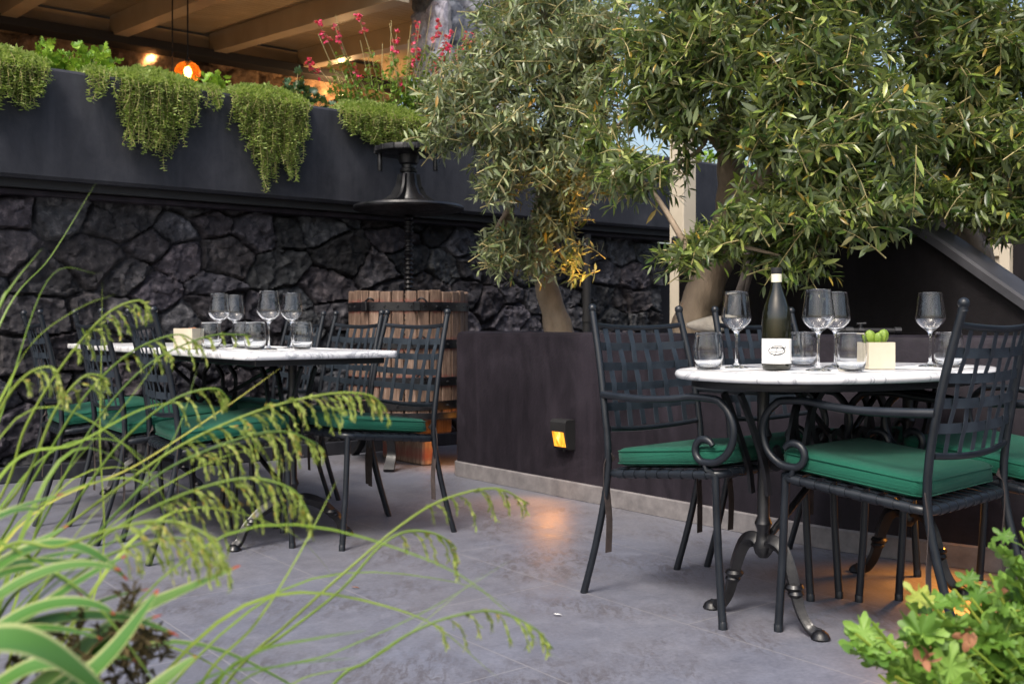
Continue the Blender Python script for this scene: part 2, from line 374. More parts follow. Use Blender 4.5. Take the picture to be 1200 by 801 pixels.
# ------------------------------------------------------------------ stone surfaces
def stone_grid(w,h,step,sx,sz,amp,seed,joint=.10,cyc=False):
    """height field of rough field stones: returns X,Z grids, height, tint"""
    r=np.random.default_rng(seed)
    nx=int(w/step)+1; nz=max(2,int(h/step)+1)
    X,Z=np.meshgrid(np.linspace(0,w,nx),np.linspace(0,h,nz))
    cx=int(w/sx)+4; cz=int(h/sz)+4; S=[]
    for j in range(-2,cz):
        for i in range(-2,cx):
            if r.random()<.12: continue
            S.append(((i+.5+(j%2)*.5+r.uniform(-.36,.36))*sx,(j+.5+r.uniform(-.34,.34))*sz))
    S=np.array(S); asp=sx/sz
    wx=X+.05*(fbm(X*5,Z*5,3,seed)-.5)+.016*(fbm(X*22,Z*22,3,seed+9)-.5); wz=Z+.05*(fbm(X*5+40,Z*5,3,seed+3)-.5)+.016*(fbm(X*22,Z*22+30,3,seed+5)-.5)
    f1=np.full(X.shape,9.);f2=np.full(X.shape,9.);ident=np.zeros(X.shape,int)
    wgt=r.uniform(-.055,.055,len(S))
    for k,(a,b) in enumerate(S):
        d=np.sqrt((wx-a)**2+((wz-b)*asp)**2)+wgt[k]*sx*2
        m=d<f1; f2=np.where(m,f1,np.minimum(f2,d)); ident=np.where(m,k,ident); f1=np.where(m,d,f1)
    e=np.clip((f2-f1)/(joint*(.25+1.7*np.clip(fbm(X*6+70,Z*6,3,seed+61)*1.6-.3,0,1))),0,1); e=e*e*(3-2*e)
    tilt=r.uniform(-1,1,(len(S),2))*.28; hgt=r.uniform(.55,1.15,len(S))
    dx=X-S[ident,0]; dz=Z-S[ident,1]
    H=amp*e*(hgt[ident]+ (tilt[ident,0]*dx+tilt[ident,1]*dz)/sx*1.6 + 1.3*(fbm(X*8,Z*9,5,seed+11)-.5)+ .75*(np.abs(fbm(X*5+ident*3.7,Z*7,4,seed+21)-.5)*-2+.5))
    H+=amp*.5*(np.abs(fbm(X*15,Z*15,5,seed+31)-.5)*-2+.4)*e+amp*.4*(fbm(X*34,Z*34,3,seed+37)-.5)
    # chipped facets: every stone is broken into small tilted planes
    for spc,ka in ((.105,.85),(.05,.38)):
        fx=int(w/spc)+2; fz=int(h/spc)+2; FS=np.array([((i+r.uniform(0,1))*spc,(j+r.uniform(0,1))*spc) for j in range(-1,fz) for i in range(-1,fx)])
        best=np.full(X.shape,9.); fid=np.zeros(X.shape,int); qx=X+.25*spc*(fbm(X/spc*1.3,Z/spc*1.3,2,seed+51)-.5); qz=Z+.25*spc*(fbm(X/spc*1.3+9,Z/spc*1.3,2,seed+52)-.5)
        rows={}
        for k,(a,b_) in enumerate(FS):
            i0=max(0,int((a-2*spc)/step)); i1=int((a+2*spc)/step)+2; j0=max(0,int((b_-2*spc)/step)); j1=int((b_+2*spc)/step)+2
            if i1<=0 or j1<=0 or i0>=X.shape[1] or j0>=X.shape[0]: continue
            sl=(slice(j0,j1),slice(i0,i1)); d=(qx[sl]-a)**2+(qz[sl]-b_)**2; m=d<best[sl]
            best[sl]=np.where(m,d,best[sl]); fid[sl]=np.where(m,k,fid[sl])
        tl=r.normal(0,.5,(len(FS),2)); off=r.normal(0,.35,len(FS))
        H+=amp*ka*(.35*off[fid]+(tl[fid,0]*(X-FS[fid,0])+tl[fid,1]*(Z-FS[fid,1]))/spc*.55)*(.25+.75*e)
    t=r.uniform(.5,1.65,(len(S),1))*np.array([[1,1,1]])*(1+r.uniform(-.09,.11,(len(S),3))*np.array([[1,.35,-.55]]))
    tint=t[ident]*(.32+.68*np.clip((f2-f1)/(joint*.45),0,1))[...,None]**.5
    tint=t[ident]*np.where(((f2-f1)<joint*.22)[...,None],.95,1.0)
    return X,Z,H,tint
def stone_face(name,orig,dx,nout,w,h,m,parent=None,step=.016,sx=.40,sz=.27,amp=.07,seed=1,joint=.1,back=.25,loc=None):
    X,Z,H,t=stone_grid(w,h,step,sx,sz,amp,seed,joint)
    orig=np.asarray(orig,float); dx=np.asarray(dx,float); no=np.asarray(nout,float)
    V=orig+X[...,None]*dx+Z[...,None]*np.array((0,0,1.0))+H[...,None]*no
    nz,nx=X.shape; idx=np.arange(nx*nz).reshape(nz,nx)
    b=MB(); q=np.stack([idx[:-1,:-1],idx[:-1,1:],idx[1:,1:],idx[1:,:-1]],-1).reshape(-1,4)
    if np.dot(np.cross(dx,(0,0,1)),no)<0: q=q[:,::-1]
    ring=np.concatenate([idx[0,:],idx[1:,-1],idx[-1,-2::-1],idx[-2:0:-1,0]])
    Vb=V.reshape(-1,3)[ring]; Vb=Vb-no*(((Vb-orig)@no)[:,None]+back); k=len(ring); n0=nx*nz
    rr=np.arange(k); sq=np.stack([ring,np.roll(ring,-1),n0+np.roll(rr,-1),n0+rr],-1)
    if np.dot(np.cross(dx,(0,0,1)),no)>0: sq=sq[:,::-1]
    b.add(np.concatenate([V.reshape(-1,3),Vb]),[q,sq])
    o=part(name,b,m,parent,smooth=50,loc=loc)
    a=o.data.color_attributes.new('tint','FLOAT_COLOR','POINT')
    c=np.ones((n0+k,4),np.float32); c[:n0,:3]=t.reshape(-1,3); c[n0:,:3]=.8
    a.data.foreach_set('color',c.reshape(-1)); return o

VW=-6.28                                                     # the back wall's face
dU=W(1,0)-W(0,0); dV=W(0,1)-W(0,0)
ret=empty('retaining_wall',W(3,VW,0),'long dark wall of rough black lava stones under the plastered trough','wall')
stone_face('stonework',W(-.6,VW,0),dU,dV,7.08,1.64,MT['lava'],ret,seed=4,sx=.275,sz=.20,amp=.050,step=.0105,joint=.034)
b=MB(); b.ubox(-3,9.6,VW-.03,VW+.14,1.60,1.632,.006); part('ledge',b,MT['plaster'],ret)
b=MB(); b.ubox(6.49,9.6,VW-.5,VW-.10,0,1.6); part('end_wall',b,MT['blackwall'],ret)
b=MB(); b.ubox(-3,6.4,VW+.07,VW+.10,0,.09,.006); part('skirting',b,MT['parapet'],ret)
b=MB(); b.tube([W(5.5,VW+.17,0),W(5.5,VW+.17,1.6)],.034,12); b.tube([W(5.5,VW+.17,.9),W(5.5,VW+.17,.94)],.04,12)
for z in (.5,1.3): b.ubox(5.46,5.54,VW+.04,VW+.16,z,z+.03)
tag(part('drainpipe',b,MT['black'],smooth=40,loc=W(5.5,VW+.17,0)),'black vertical drainpipe on the lava stone wall behind the leftmost olive tree','pipe')

# planter trough with its plaster front
PZ0,PZ1=1.68,2.30; VF=-6.03
tr=empty('planter_trough',W(3,VF-.3,PZ0),'long slate blue plastered planter trough on top of the lava stone wall','planter')
b=MB(); b.ubox(-3,9.6,VF-.12,VF,PZ0,PZ1,.018); part('front_panel',b,MT['parapet'],tr)
b=MB(); b.ubox(-3,9.6,VF-.62,VF-.52,PZ0,PZ1-.01,.01); b.ubox(-3,9.6,VF-.52,VF-.12,PZ0,PZ0+.1); part('back_panel',b,MT['parapet'],tr)
b=MB(); b.ubox(-2.99,9.59,VF-.515,VF-.125,PZ0+.1,PZ1-.05); part('soil',b,MT['soil'],tr)
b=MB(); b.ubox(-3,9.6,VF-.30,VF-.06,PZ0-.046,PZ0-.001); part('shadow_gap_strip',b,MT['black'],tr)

# ------------------------------------------------------------------ covered terrace above
VI=-10.6; ZI=3.74; SL=-.1
b=MB(); b.ubox(-3,6.6,VI-1,VF-.64,1.35,1.60); tag(part('terrace_floor',b,MT['floor'],smooth=None),kind='structure')
iw=empty('terrace_wall',W(2,VI,1.6),'brown stone back wall of the covered terrace, lit warm','wall')
stone_face('stonework',W(-2.5,VI-.06,1.6),dU,dV,9.0,2.32,MT['warmstone'],iw,step=.03,sx=.44,sz=.26,amp=.05,seed=12,joint=.08)
b=MB(); b.ubox(-2.5,-2.3,VI-.1,VF-.8,1.6,3.9); part('side_wall',b,MT['warmstone'],iw)
rf=empty('pergola_roof',W(2,-8,3.5),'cream boarded ceiling over the terrace with wide beams','roof')
def zc(v): return ZI+.21+SL*(v-VI)
b=MB()
n=44; vs=np.linspace(VI-.2,VF-.72,n+1)
for i in range(n):                              # ceiling boards run along the wall
    v0,v1=vs[i]+.004,vs[i+1]-.004
    V=[W(u,v,zc(v)+dz) for dz in (0,.03) for u,v in ((-2.5,v0),(6.6,v0),(6.6,v1),(-2.5,v1))]
    b.add(V,[np.array([[0,3,2,1],[4,5,6,7],[0,1,5,4],[1,2,6,5],[2,3,7,6],[3,0,4,7]])])
part('ceiling_boards',b,MT['ceiling'],rf,smooth=None)
b=MB(); V=[W(u,v,zc(v)+dz) for dz in (.034,.10) for u,v in ((-2.5,VI-.2),(6.6,VI-.2),(6.6,VF-.70),(-2.5,VF-.70))]
b.add(V,[np.array([[0,3,2,1],[4,5,6,7],[0,1,5,4],[1,2,6,5],[2,3,7,6],[3,0,4,7]])]); part('roof_deck',b,MT['black'],rf,smooth=None)
for k in range(-3,5):
    u=2.13+1.015*k; b=MB(); wdt=.07
    V=[W(uu,v,z) for v in (VI+.13,VF-.72) for uu,z in ((u-wdt,zc(v)-.20),(u+wdt,zc(v)-.20),(u+wdt,zc(v)-.003),(u-wdt,zc(v)-.003))]
    b.add(V,[np.array([[0,1,2,3],[7,6,5,4],[0,4,5,1],[1,5,6,2],[2,6,7,3],[3,7,4,0]])])
    part('beam',b,MT['ceiling'],rf,smooth=None)
b=MB(); b.ubox(-2.5,6.6,VI+.05,VI+.12,ZI+.02,ZI+.17,.004); part('wall_plate',b,MT['ceiling'],rf)
b=MB(); b.ubox(-2.5,6.6,VI+.02,VI+.26,ZI-.085,ZI+.005,.004)
tag(part('steel_beam',b,MT['black'],smooth=30,loc=W(2,VI+.1,ZI-.15)),'black steel beam running along the terrace back wall under the ceiling','beam')
sc_=empty('stone_column',W(4.85,-6.95,1.6),'square grey stone column rising behind the red flowers','column')
c0=W(4.56,-6.70,1.6)
stone_face('stonework_front',c0,dU,dV,.60,2.1,MT['greystone'],sc_,step=.02,sx=.36,sz=.30,amp=.03,seed=31,joint=.06,back=.5)
stone_face('stonework_side',W(4.56,-7.2,1.6),dV,-dU,.5,2.1,MT['greystone'],sc_,step=.02,sx=.36,sz=.30,amp=.03,seed=33,joint=.06,back=.05)

# lamps of the terrace
WARM=(1.0,.58,.26)
def point(name,loc,power,c=WARM,size=.05,parent=None,spot=None,aim=None):
    l=bpy.data.lights.new(name,'SPOT' if spot else 'POINT'); l.energy=power; l.color=c; l.shadow_soft_size=size
    if spot: l.spot_size=R(spot); l.spot_blend=.7
    o=bpy.data.objects.new(name,l); col.objects.link(o); o.location=tuple(loc)
    if aim is not None:
        d=Vector(np.asarray(aim)-np.asarray(loc)); o.rotation_euler=d.to_track_quat('-Z','Y').to_euler()
    if parent is not None:
        o.parent=parent; o.location=tuple(np.asarray(loc)-np.array(parent.location))
    return o
MT['bulb']=M_emit('lit_bulb',(1.0,.62,.25),22)
def amber():
    m,nt,b=newmat('amber_glass'); b.inputs['Base Color'].default_value=(1.0,.40,.06,1); b.inputs['Transmission Weight'].default_value=.85; b.inputs['Roughness'].default_value=.25
    b.inputs['IOR'].default_value=1.12
    w=nt.nodes.new('ShaderNodeTexVoronoi'); w.inputs['Scale'].default_value=60; nt.links.new(coords(nt),w.inputs['Vector']); bump(nt,b,w.outputs['Distance'],.6,.01); return m
MT['amber']=amber()
pl_=W(2.949,-8.0,0); pz=2.88
pd=empty('pendant_lamp',(pl_[0],pl_[1],pz),'round amber glass pendant lamp hanging on a cord above the planter','lamp')
b=MB(); a=np.linspace(.08,math.pi-.25,16); b.lathe(np.stack([.10*np.sin(a),.085*np.cos(a)],1)[::-1],(pl_[0],pl_[1],pz),28); part('globe',b,MT['amber'],pd,60)
b=MB(); a=np.linspace(0,math.pi,10); b.lathe(np.stack([.026*np.sin(a),.04*np.cos(a)],1)[::-1],(pl_[0],pl_[1],pz),14); part('bulb',b,MT['bulb'],pd,60)
b=MB(); b.tube([(pl_[0],pl_[1],pz+.04),(pl_[0],pl_[1],zc(-8))],.006,8); part('cord',b,MT['black'],pd)
b=MB(); b.lathe([(.001,pz+.06),(.018,pz+.06),(.02,pz+.10),(.006,pz+.12)],(pl_[0],pl_[1],0),12); part('cap',b,MT['black'],pd)
point('pendant_light',(pl_[0],pl_[1],pz-.125),5,parent=pd,size=.04)
q=at(202,60,8.25); b=MB(); b.tube([(q[0],q[1],2.70),(q[0],q[1],zc(uv(q)[1]))],.006,8); b.lathe([(.001,2.62),(.03,2.62),(.04,2.66),(.03,2.70),(.006,2.72)],(q[0],q[1],0),12)
tag(part('hanging_cord',b,MT['black'],smooth=40,loc=(q[0],q[1],2.62)),'thin black cord left of the amber pendant lamp','cord')
# recessed spot below the black beam
q=W(3.36,VI+.35,ZI-.17); q=at(177,57,10.55)
sp=empty('ceiling_spotlight',q,'tiny round spotlight glowing under the black beam','lamp')
b=MB(); b.lathe([(.055,-.005),(.055,.05),(.0,.05)],q,16); b.tube([q+np.array((0,0,.05)),q+np.array((0,0,.28))],.01,6); part('housing',b,MT['black'],sp)
b=MB(); b.lathe([(.001,-.004),(.05,-.004),(.05,0.0),(.001,0)],q,16); part('lens',b,MT['bulb'],sp)
point('spot_light',q-np.array((0,0,.06)),22,parent=sp,spot=110,aim=q-np.array((.1,-.4,1)))
# uplight washing the wall at the right
q=W(5.55,VI+.32,3.42)
ul=empty('wall_uplight',q,'warm uplight glowing on the stone wall beside the red flowers','lamp')
b=MB(); b.box(q,(.09,.09,.07),.008,math.atan2(UY,UX)); b.box(q-np.array((0,0,.0))-dV*.14,(.03,.20,.03),0,math.atan2(UY,UX)); part('housing',b,MT['black'],ul)
b=MB(); b.lathe([(.001,.037),(.035,.037),(.035,.04),(.001,.04)],q,16); part('lens',b,MT['bulb'],ul)
point('uplight',q+np.array((0,0,.09)),16,parent=ul,size=.03)
for k,(u,v,z,e) in enumerate(((1.2,-8.8,2.2,14),(4.4,-9.0,2.2,17))):      # table lamps of the terrace, below the rim of the trough
    q=W(u,v,1.6); tl=empty('table_lamp',q,'lit table lamp standing on the terrace behind the trough','lamp','terrace table lamps')
    b=MB(); b.lathe([(.12,0),(.12,.02),(.02,.03),(.015,.45),(.0,.45)],q,20); part('base',b,MT['black'],tl)
    b=MB(); b.lathe([(.16,.42),(.11,.62)],q,24); part('lamp_shade',b,MT['amber'],tl,60)
    point('table_light',q+np.array((0,0,.70)),e,parent=tl,size=.06)

# ------------------------------------------------------------------ planter on the right
def rounded(pts,r=.10,n=5):
    P=np.array(pts); out=[P[0]]
    for i in range(1,len(P)-1):
        a=P[i]+nrm(P[i-1]-P[i])*r; c=P[i]+nrm(P[i+1]-P[i])*r
        for t in np.linspace(0,1,n+1): out.append((1-t)**2*a+2*t*(1-t)*P[i]+t*t*c)
    out.append(P[-1]); return np.array(out)
pl2=rounded([W(4.25,-4.95),W(3.398,-4.95),W(3.43,-2.6)],.08)
pl2=np.concatenate([pl2,cr([W(3.44,-2.4),W(3.485,-2.2),W(3.61,-1.76),W(3.90,-1.25),W(4.4,-.8),W(5.2,-.5)],5)])
PH=.84; T=.17
planter=empty('planter_wall',W(3.6,-3,0),'low dark plastered planter wall with a rounded rim, holding the olive trees','planter')
b=MB(); prof=[(0,.004),(0,PH-.03),(.008,PH-.008),(.03,PH),(T-.03,PH),(T-.008,PH-.008),(T,PH-.03),(T,.004)]
prof=[(-x,z) for x,z in prof]                        # offset to the inside
b.sweep(pl2,prof,up=(0,0,1)); wall_o=part('wall',b,MT['plaster'],planter,30)
b=MB(); b.sweep(pl2,[(.012,.002),(.012,.082),(.004,.088),(-.02,.088),(-.02,.002)],up=(0,0,1)); part('skirting',b,MT['skirting'],planter,25)
inner=[p for p in pl2]+[W(5.2,-2.0),W(4.3,-2.0)]
sb=MB(); P=np.array([W(3.5,-4.88),W(3.54,-2.4),W(3.72,-1.74),W(4.0,-1.3),W(4.5,-.9),W(6.5,-.6),W(6.5,-4.88)])[:,:2]
sb.add([(x,y,.02) for x,y in P]+[(x,y,.76) for x,y in P],[np.arange(7,14)[None,:]]); part('soil',sb,MT['soil'],planter,None)

# wall with the sloping coping
US=4.3; TS=.16
vz=[(-4.0,1.335),(-2.62,1.335),(-2.55,1.31),(-2.0625,.955),(-1.5,.56),(-1.2,.35)]
st=empty('stair_wall',W(US,-3,.7),'black plastered wall whose sloping coping drops to the right','wall')
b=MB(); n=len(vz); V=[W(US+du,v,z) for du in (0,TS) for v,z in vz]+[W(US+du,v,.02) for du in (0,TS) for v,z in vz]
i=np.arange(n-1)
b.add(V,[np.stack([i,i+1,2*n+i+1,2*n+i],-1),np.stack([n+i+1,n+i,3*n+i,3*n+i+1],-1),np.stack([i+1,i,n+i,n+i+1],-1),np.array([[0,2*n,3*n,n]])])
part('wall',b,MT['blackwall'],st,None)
b=MB(); pts=cr([W(US+TS/2,-4.02,1.352),W(US+TS/2,-3.2,1.352),W(US+TS/2,-2.72,1.35),W(US+TS/2,-2.55,1.315),W(US+TS/2,-2.0625,.972),W(US+TS/2,-1.2,.365)],6)
b.sweep(pts,[(-.12,-.016),(-.12,.016),(-.105,.026),(.105,.026),(.12,.016),(.12,-.016)],up=(0,0,1)); part('coping',b,MT['coping'],st,25)
# boundary wall and shutter beyond the stairs
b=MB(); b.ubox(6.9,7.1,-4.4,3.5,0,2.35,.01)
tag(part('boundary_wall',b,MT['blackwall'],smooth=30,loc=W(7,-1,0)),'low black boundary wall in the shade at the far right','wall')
sh=empty('shutter_panel',W(6.86,-3.59,.4),'cream painted shutter panel standing behind the sloping coping','shutter')
b=MB()
for v0,v1,z0,z1 in ((-3.80,-3.73,.4,1.42),(-3.45,-3.38,.4,1.42),(-3.729,-3.451,1.34,1.42),(-3.729,-3.451,.4,.5)): b.ubox(6.84,6.895,v0,v1,z0,z1,.004)
part('frame',b,MT['cream'],sh)
b=MB(); b.ubox(6.865,6.89,-3.729,-3.451,.5,1.34); part('panel',b,MT['cream'],sh)
b=MB(); b.ubox(6.855,6.864,-3.63,-3.60,1.0,1.28); part('slot',b,MT['black'],sh)
cw=at(1090,275,6.4); b=MB(); b.ubox(6.55,6.8,-4.10,-3.90,.3,1.62,.006)
tag(part('cream_pillar',b,MT['cream'],smooth=30,loc=W(6.67,-3.86,.3)),'short cream pillar half hidden by leaves behind the sloping wall','pillar')
# cream post behind the middle olive tree
P0=np.array((1.217,7.3,0)); cp=empty('cream_post',P0,'tall cream timber post between the lava wall and the middle olive tree','post')
b=MB(); b.box(P0+(0,0,1.6),(.135,.135,3.2),.006,math.atan2(UY,UX)); part('post',b,MT['cream'],cp)
b=MB(); b.box(P0+(0,0,.05),(.19,.19,.09),.006,math.atan2(UY,UX)); part('foot',b,MT['black'],cp)

# ------------------------------------------------------------------ wall lamps of the planter
MT['lens']=None
def lensmat():
    m=bpy.data.materials.new('amber_lens'); m.use_nodes=True; nt=m.node_tree; nt.nodes.clear()
    out=nt.nodes.new('ShaderNodeOutputMaterial'); e=nt.nodes.new('ShaderNodeEmission')
    f=noise(nt,26,3,.5,coords(nt,(1,1,.35)),.6)
    nt.links.new(ramp(nt,f,[(.30,(.55,.16,.01)),(.5,(1,.40,.04)),(.66,(1,.72,.30))]),e.inputs[0]); e.inputs[1].default_value=1.1
    nt.links.new(e.outputs[0],out.inputs[0]); return m
MT['lens']=lensmat()
def wall_lamp(P,fwd,label,e=3.0):
    fwd=nrm(np.asarray(fwd)); ang=math.atan2(fwd[1],fwd[0])-math.pi/2     # local +y = out of the wall
    o=empty('wall_lamp',P,label,'lamp','amber step lamps on the planter',ang)
    # wedge body: deeper at the top, window slanting back
    w=.058; pr=[(0,-.075),(.035,-.075),(.048,-.065),(.066,.018),(.066,.062),(.055,.075),(0,.075)]
    V=[(sx*w,y,z) for sx in (-1,1) for y,z in pr]; k=len(pr); i=np.arange(k); j=np.roll(i,-1)
    b=MB(); b.add(V,[np.stack([i,j,k+j,k+i],-1),i[::-1][None,:],(k+i)[None,:]]); part('housing',b,MT['black'],o,25,local=True)
    b=MB(); nn=nrm(np.array((0,.083,-.018)))
    A=np.array((0,.0488,-.061)); B=np.array((0,.0655,.014)); off=nn*.002
    b.add([A+off+(-.043,0,0),A+off+(.043,0,0),B+off+(.043,0,0),B+off+(-.043,0,0),A-nn*.004+(-.043,0,0),A-nn*.004+(.043,0,0),B-nn*.004+(.043,0,0),B-nn*.004+(-.043,0,0)],
          [np.array([[0,3,2,1],[4,5,6,7],[0,1,5,4],[1,2,6,5],[2,3,7,6],[3,0,4,7]])]); part('lens',b,MT['lens'],o,None,local=True)
    b=MB(); b.lathe([(.0,-.09),(.005,-.088),(.005,-.074)],(0,.022,0),10); part('screw',b,MT['cast'],o,40,local=True)
    l=bpy.data.lights.new('lamp_light','SPOT'); l.energy=e; l.color=(1,.36,.05); l.shadow_soft_size=.07; l.spot_size=R(125); l.spot_blend=1
    lo=bpy.data.objects.new('lamp_light',l); col.objects.link(lo); lo.parent=o; lo.location=(0,.085,-.04)
    lo.rotation_euler=Vector((0,.8,-1)).to_track_quat('-Z','Y').to_euler(); return o
def onplanter(px):                                # where the sight line meets the planter's face
    k=(px-600)/1200
    for a,b in zip(pl2[:-1],pl2[1:]):
        fa=a[0]-k*a[1]; fb=b[0]-k*b[1]
        if fa*fb<=0 and abs(fa-fb)>1e-9 and a[1]>.5:
            t=fa/(fa-fb); d=b-a; hit=a+d*t; n=np.array((d[1],-d[0],0)); n=nrm(n)
            if np.dot(n,-hit)<0: n=-n
            out=(hit,n)
    return out
h,n_=onplanter(665); wall_lamp((h[0],h[1],HC-(508-380)/1200*h[1]),n_,'black wall lamp with an amber window in the middle of the planter wall',6.5)
h,n_=onplanter(1128); wall_lamp((h[0],h[1],.36),n_,'amber wall lamp low on the planter behind the near armchairs',14)
wall_lamp(W(3.62,-4.95,.36),-dV,'amber wall lamp at the far end of the planter beside the wine press',6)
# ------------------------------------------------------------------ chairs (local: +y is the way the chair faces)
def circ(c,r,a0,a1,n=14,plane='yz',x=0.0):
    a=np.linspace(R(a0),R(a1),n); return [(x,c[0]+r*math.cos(t),c[1]+r*math.sin(t)) for t in a]
def rrect(hx,y0,y1,r,n=5):
    out=[]
    for cx,cy,a0 in ((hx-r,y1-r,0),(-hx+r,y1-r,90),(-hx+r,y0+r,180),(hx-r,y0+r,270)):
        for t in np.linspace(0,90,n): out.append((cx+r*math.cos(R(a0+t)),cy+r*math.sin(R(a0+t))))
    return np.array(out)
def back_xy(z):                                   # backward lean of the posts
    ks=[0,.15,.30,.42,.55,.75,.95]; ys=[-.335,-.285,-.245,-.222,-.232,-.268,-.318]
    return np.interp(z,ks,ys)
def make_chair(name,label,group,arms,w=.235,H=.925):
    o=empty(name,(0,0,0),label,'armchair' if arms else 'chair',group)
    I=MT['iron']; zs=.425
    def tilt(mb):
        for V in mb.V: V[:,2]+=.10*V[:,1]
        return mb
    def P(nm,mb,m=I,parent=o,sm=45): return part(nm,mb,m,parent,sm,local=True)
    zz=np.linspace(0,H,18); ys=np.array([back_xy(z) for z in zz]); k=np.array([.25,.5,.25]); ys[1:-1]=np.convolve(ys,k,'valid')
    for s in (-1,1):
        b=MB(); b.tube([(s*(w+.004-.018*(z>.6)*(z-.6)/.35),y,z) for z,y in zip(zz,ys)],np.where(zz<.03,.0125,.0115),10); rp=P('rear_post',b)
        xt=s*(w+.004-.018*(H-.6)/.35); b=MB(); a=np.linspace(-.9,math.pi/2,9); b.lathe([(.0115,-.012)]+[(.0148*math.cos(t),.008+.0148*math.sin(t)) for t in a],(xt,ys[-1],H),14); P('finial',b,I,rp,60)
    for s in (-1,1):
        b=MB(); b.tube([(s*(w-.005),.215,.006),(s*(w-.003),.20,.22),(s*(w-.003),.19,zs+.018)],[.0125,.0115,.0115],10); b.lathe([(.0,0),(.0135,0),(.0135,.02),(.011,.024)],(s*(w-.005),.215,0),10); P('front_leg',b)
    # seat rim with its wound straps and webbing
    rim=[(x,y,zs) for x,y in rrect(w,-.228,.205,.035)]
    b=MB(); b.tube(rim,.0125,10,closed=True); P('seat_frame',tilt(b))
    b=MB()
    for x in np.linspace(-w+.06,w-.06,8):
        b.sweep([(x,-.228,zs+.0145),(x,.205,zs+.0145)],[(-.014,-.001),(.014,-.001),(.014,.001),(-.014,.001)],up=(0,0,1))
        for y in (-.228,.205): b.tube([(x-.014,y,zs),(x+.014,y,zs)],.0148,10)
    for y in np.linspace(-.17,.15,8):
        b.sweep([(-w,y,zs+.0175),(w,y,zs+.0175)],[(-.014,-.001),(.014,-.001),(.014,.001),(-.014,.001)],up=(0,0,1))
        for s in (-1,1): b.tube([(s*w,y-.014,zs),(s*w,y+.014,zs)],.0148,10)
    P('seat_webbing',tilt(b))
    # back: two rails bowed backwards, woven straps
    def rail(z,r,nm):
        x=np.linspace(-w+.012,w-.012,11); y0=back_xy(z); b=MB(); b.tube([(t,y0-.022*(1-(t/w)**2),z-.012*(1-(t/w)**2)) for t in x],r,8); P(nm,b)
    rail(H-.045,.009,'top_rail'); rail(.545,.009,'bottom_rail')
    b=MB(); xs=np.linspace(-w+.066,w-.066,6); zr=np.linspace(.615,H-.115,4)
    for i,z in enumerate(zr):
        x=np.linspace(-w+.006,w-.006,41); wv=np.zeros_like(x)
        for j,xj in enumerate(xs): wv+=(.0022 if (i+j)%2 else -.0022)*np.exp(-((x-xj)/.022)**2)
        up=[(0,0,1)]*len(x)
        b.sweep([(t,back_xy(z)-.022*(1-(t/w)**2)+q,z-.006*(1-(t/w)**2)) for t,q in zip(x,wv)],[(-.001,-.0132),(.001,-.0132),(.001,.0132),(-.001,.0132)],up=(0,0,1))
    for j,xj in enumerate(xs):
        z=np.linspace(.545,H-.05,33); wv=np.zeros_like(z)
        for i,zi in enumerate(zr): wv+=(-.0022 if (i+j)%2 else .0022)*np.exp(-((z-zi)/.024)**2)
        sp=1+.10*(z-.72)*-1
        b.sweep([(xj*q2,back_xy(t)-.022*(1-(xj/w)**2)+q,t) for t,q,q2 in zip(z,wv,sp)],[(-.0115,-.001),(.0115,-.001),(.0115,.001),(-.0115,.001)],up=(0,1,0))
    P('back_lattice',b,MT['iron_skylit'],sm=20)
    # cushion
    b=MB(); cw=w-.004; R0=[]; n=None
    for ins,z in ((.016,0),(.004,.007),(0,.016),(0,.040),(.004,.049),(.014,.0555),(.05,.059),(.10,.060),(.16,.058)):
        r=rrect(cw-ins,-.212+ins,.212-ins,max(.012,.04-ins*.2),5); zz_=np.full(len(r),z)
        if ins>0: zz_=zz_+.0035*np.sin(r[:,0]*17+1)*np.cos(r[:,1]*13+.5)
        # soft sag of the sides between the seams
        if .01<z<.06: r=r*(1+.012*np.sin(np.arange(len(r))*1.7+z*60))[:,None]
        R0.append(np.stack([r[:,0],r[:,1],zz_+zs+.022],1)); n=len(r)
    V=np.concatenate(R0); idx=np.arange(len(V)).reshape(len(R0),n); nx=np.roll(idx,-1,1)
    b.add(V,[np.stack([idx[:-1],nx[:-1],nx[1:],idx[1:]],-1).reshape(-1,4),idx[0][::-1][None,:],idx[-1][None,:]])
    cu=P('cushion',tilt(b),MT['fabric'],sm=60)
    b=MB()
    for z in (.010,.048): b.tube([(x,y,z+zs+.022) for x,y in rrect(cw+.0003,-.2123,.2123,.04,6)],.0019,6,closed=True)
    P('piping',tilt(b),MT['fabric'],cu,60)
    for s in (-1,1):
        b=MB(); x=s*(w-.01); y=-.215
        pts=cr([(x,y,zs+.035),(x+s*.016,y-.014,zs+.01),(x+s*.012,y-.02,zs-.06),(x+s*.008,y-.012,zs-.17),(x+s*.010,y-.014,.15)],4)
        b.sweep(pts,[(-.014,-.001),(.014,-.001),(.014,.001),(-.014,.001)],up=(0,1,0)); P('tie',b,MT['tie'],cu)
    if arms:
        for s in (-1,1):
            x=s*(w+.006); z0=.655
            big=circ((.165,.572),.096,88,-92,12,x=x); small=circ((.158,.511),.034,-95,-330,12,x=x)
            pts=[(x,back_xy(z0)+.004,z0),(x+s*.012,-.16,z0-.003),(x+s*.016,-.05,z0-.004),(x+s*.012,.05,z0+.003),(x+s*.006,.11,z0+.011)]+big[1:-1]+small
            pts=cr(pts,3); n=len(pts); rr=np.full(n,.0112); rr[:6]=.0125; rr[-8:]=np.linspace(.0112,.0085,8)
            b=MB(); b.tube(pts,rr,10); P('armrest',b)
            b=MB(); b.tube(cr([(x,.158,.474),(x,.166,.455),(x-s*.004,.178,.452),(x-s*.006,.192,.440)],4),.0085,8); P('arm_support',b)
    return o
UA=math.atan2(UY,UX); VA=UA-math.pi/2
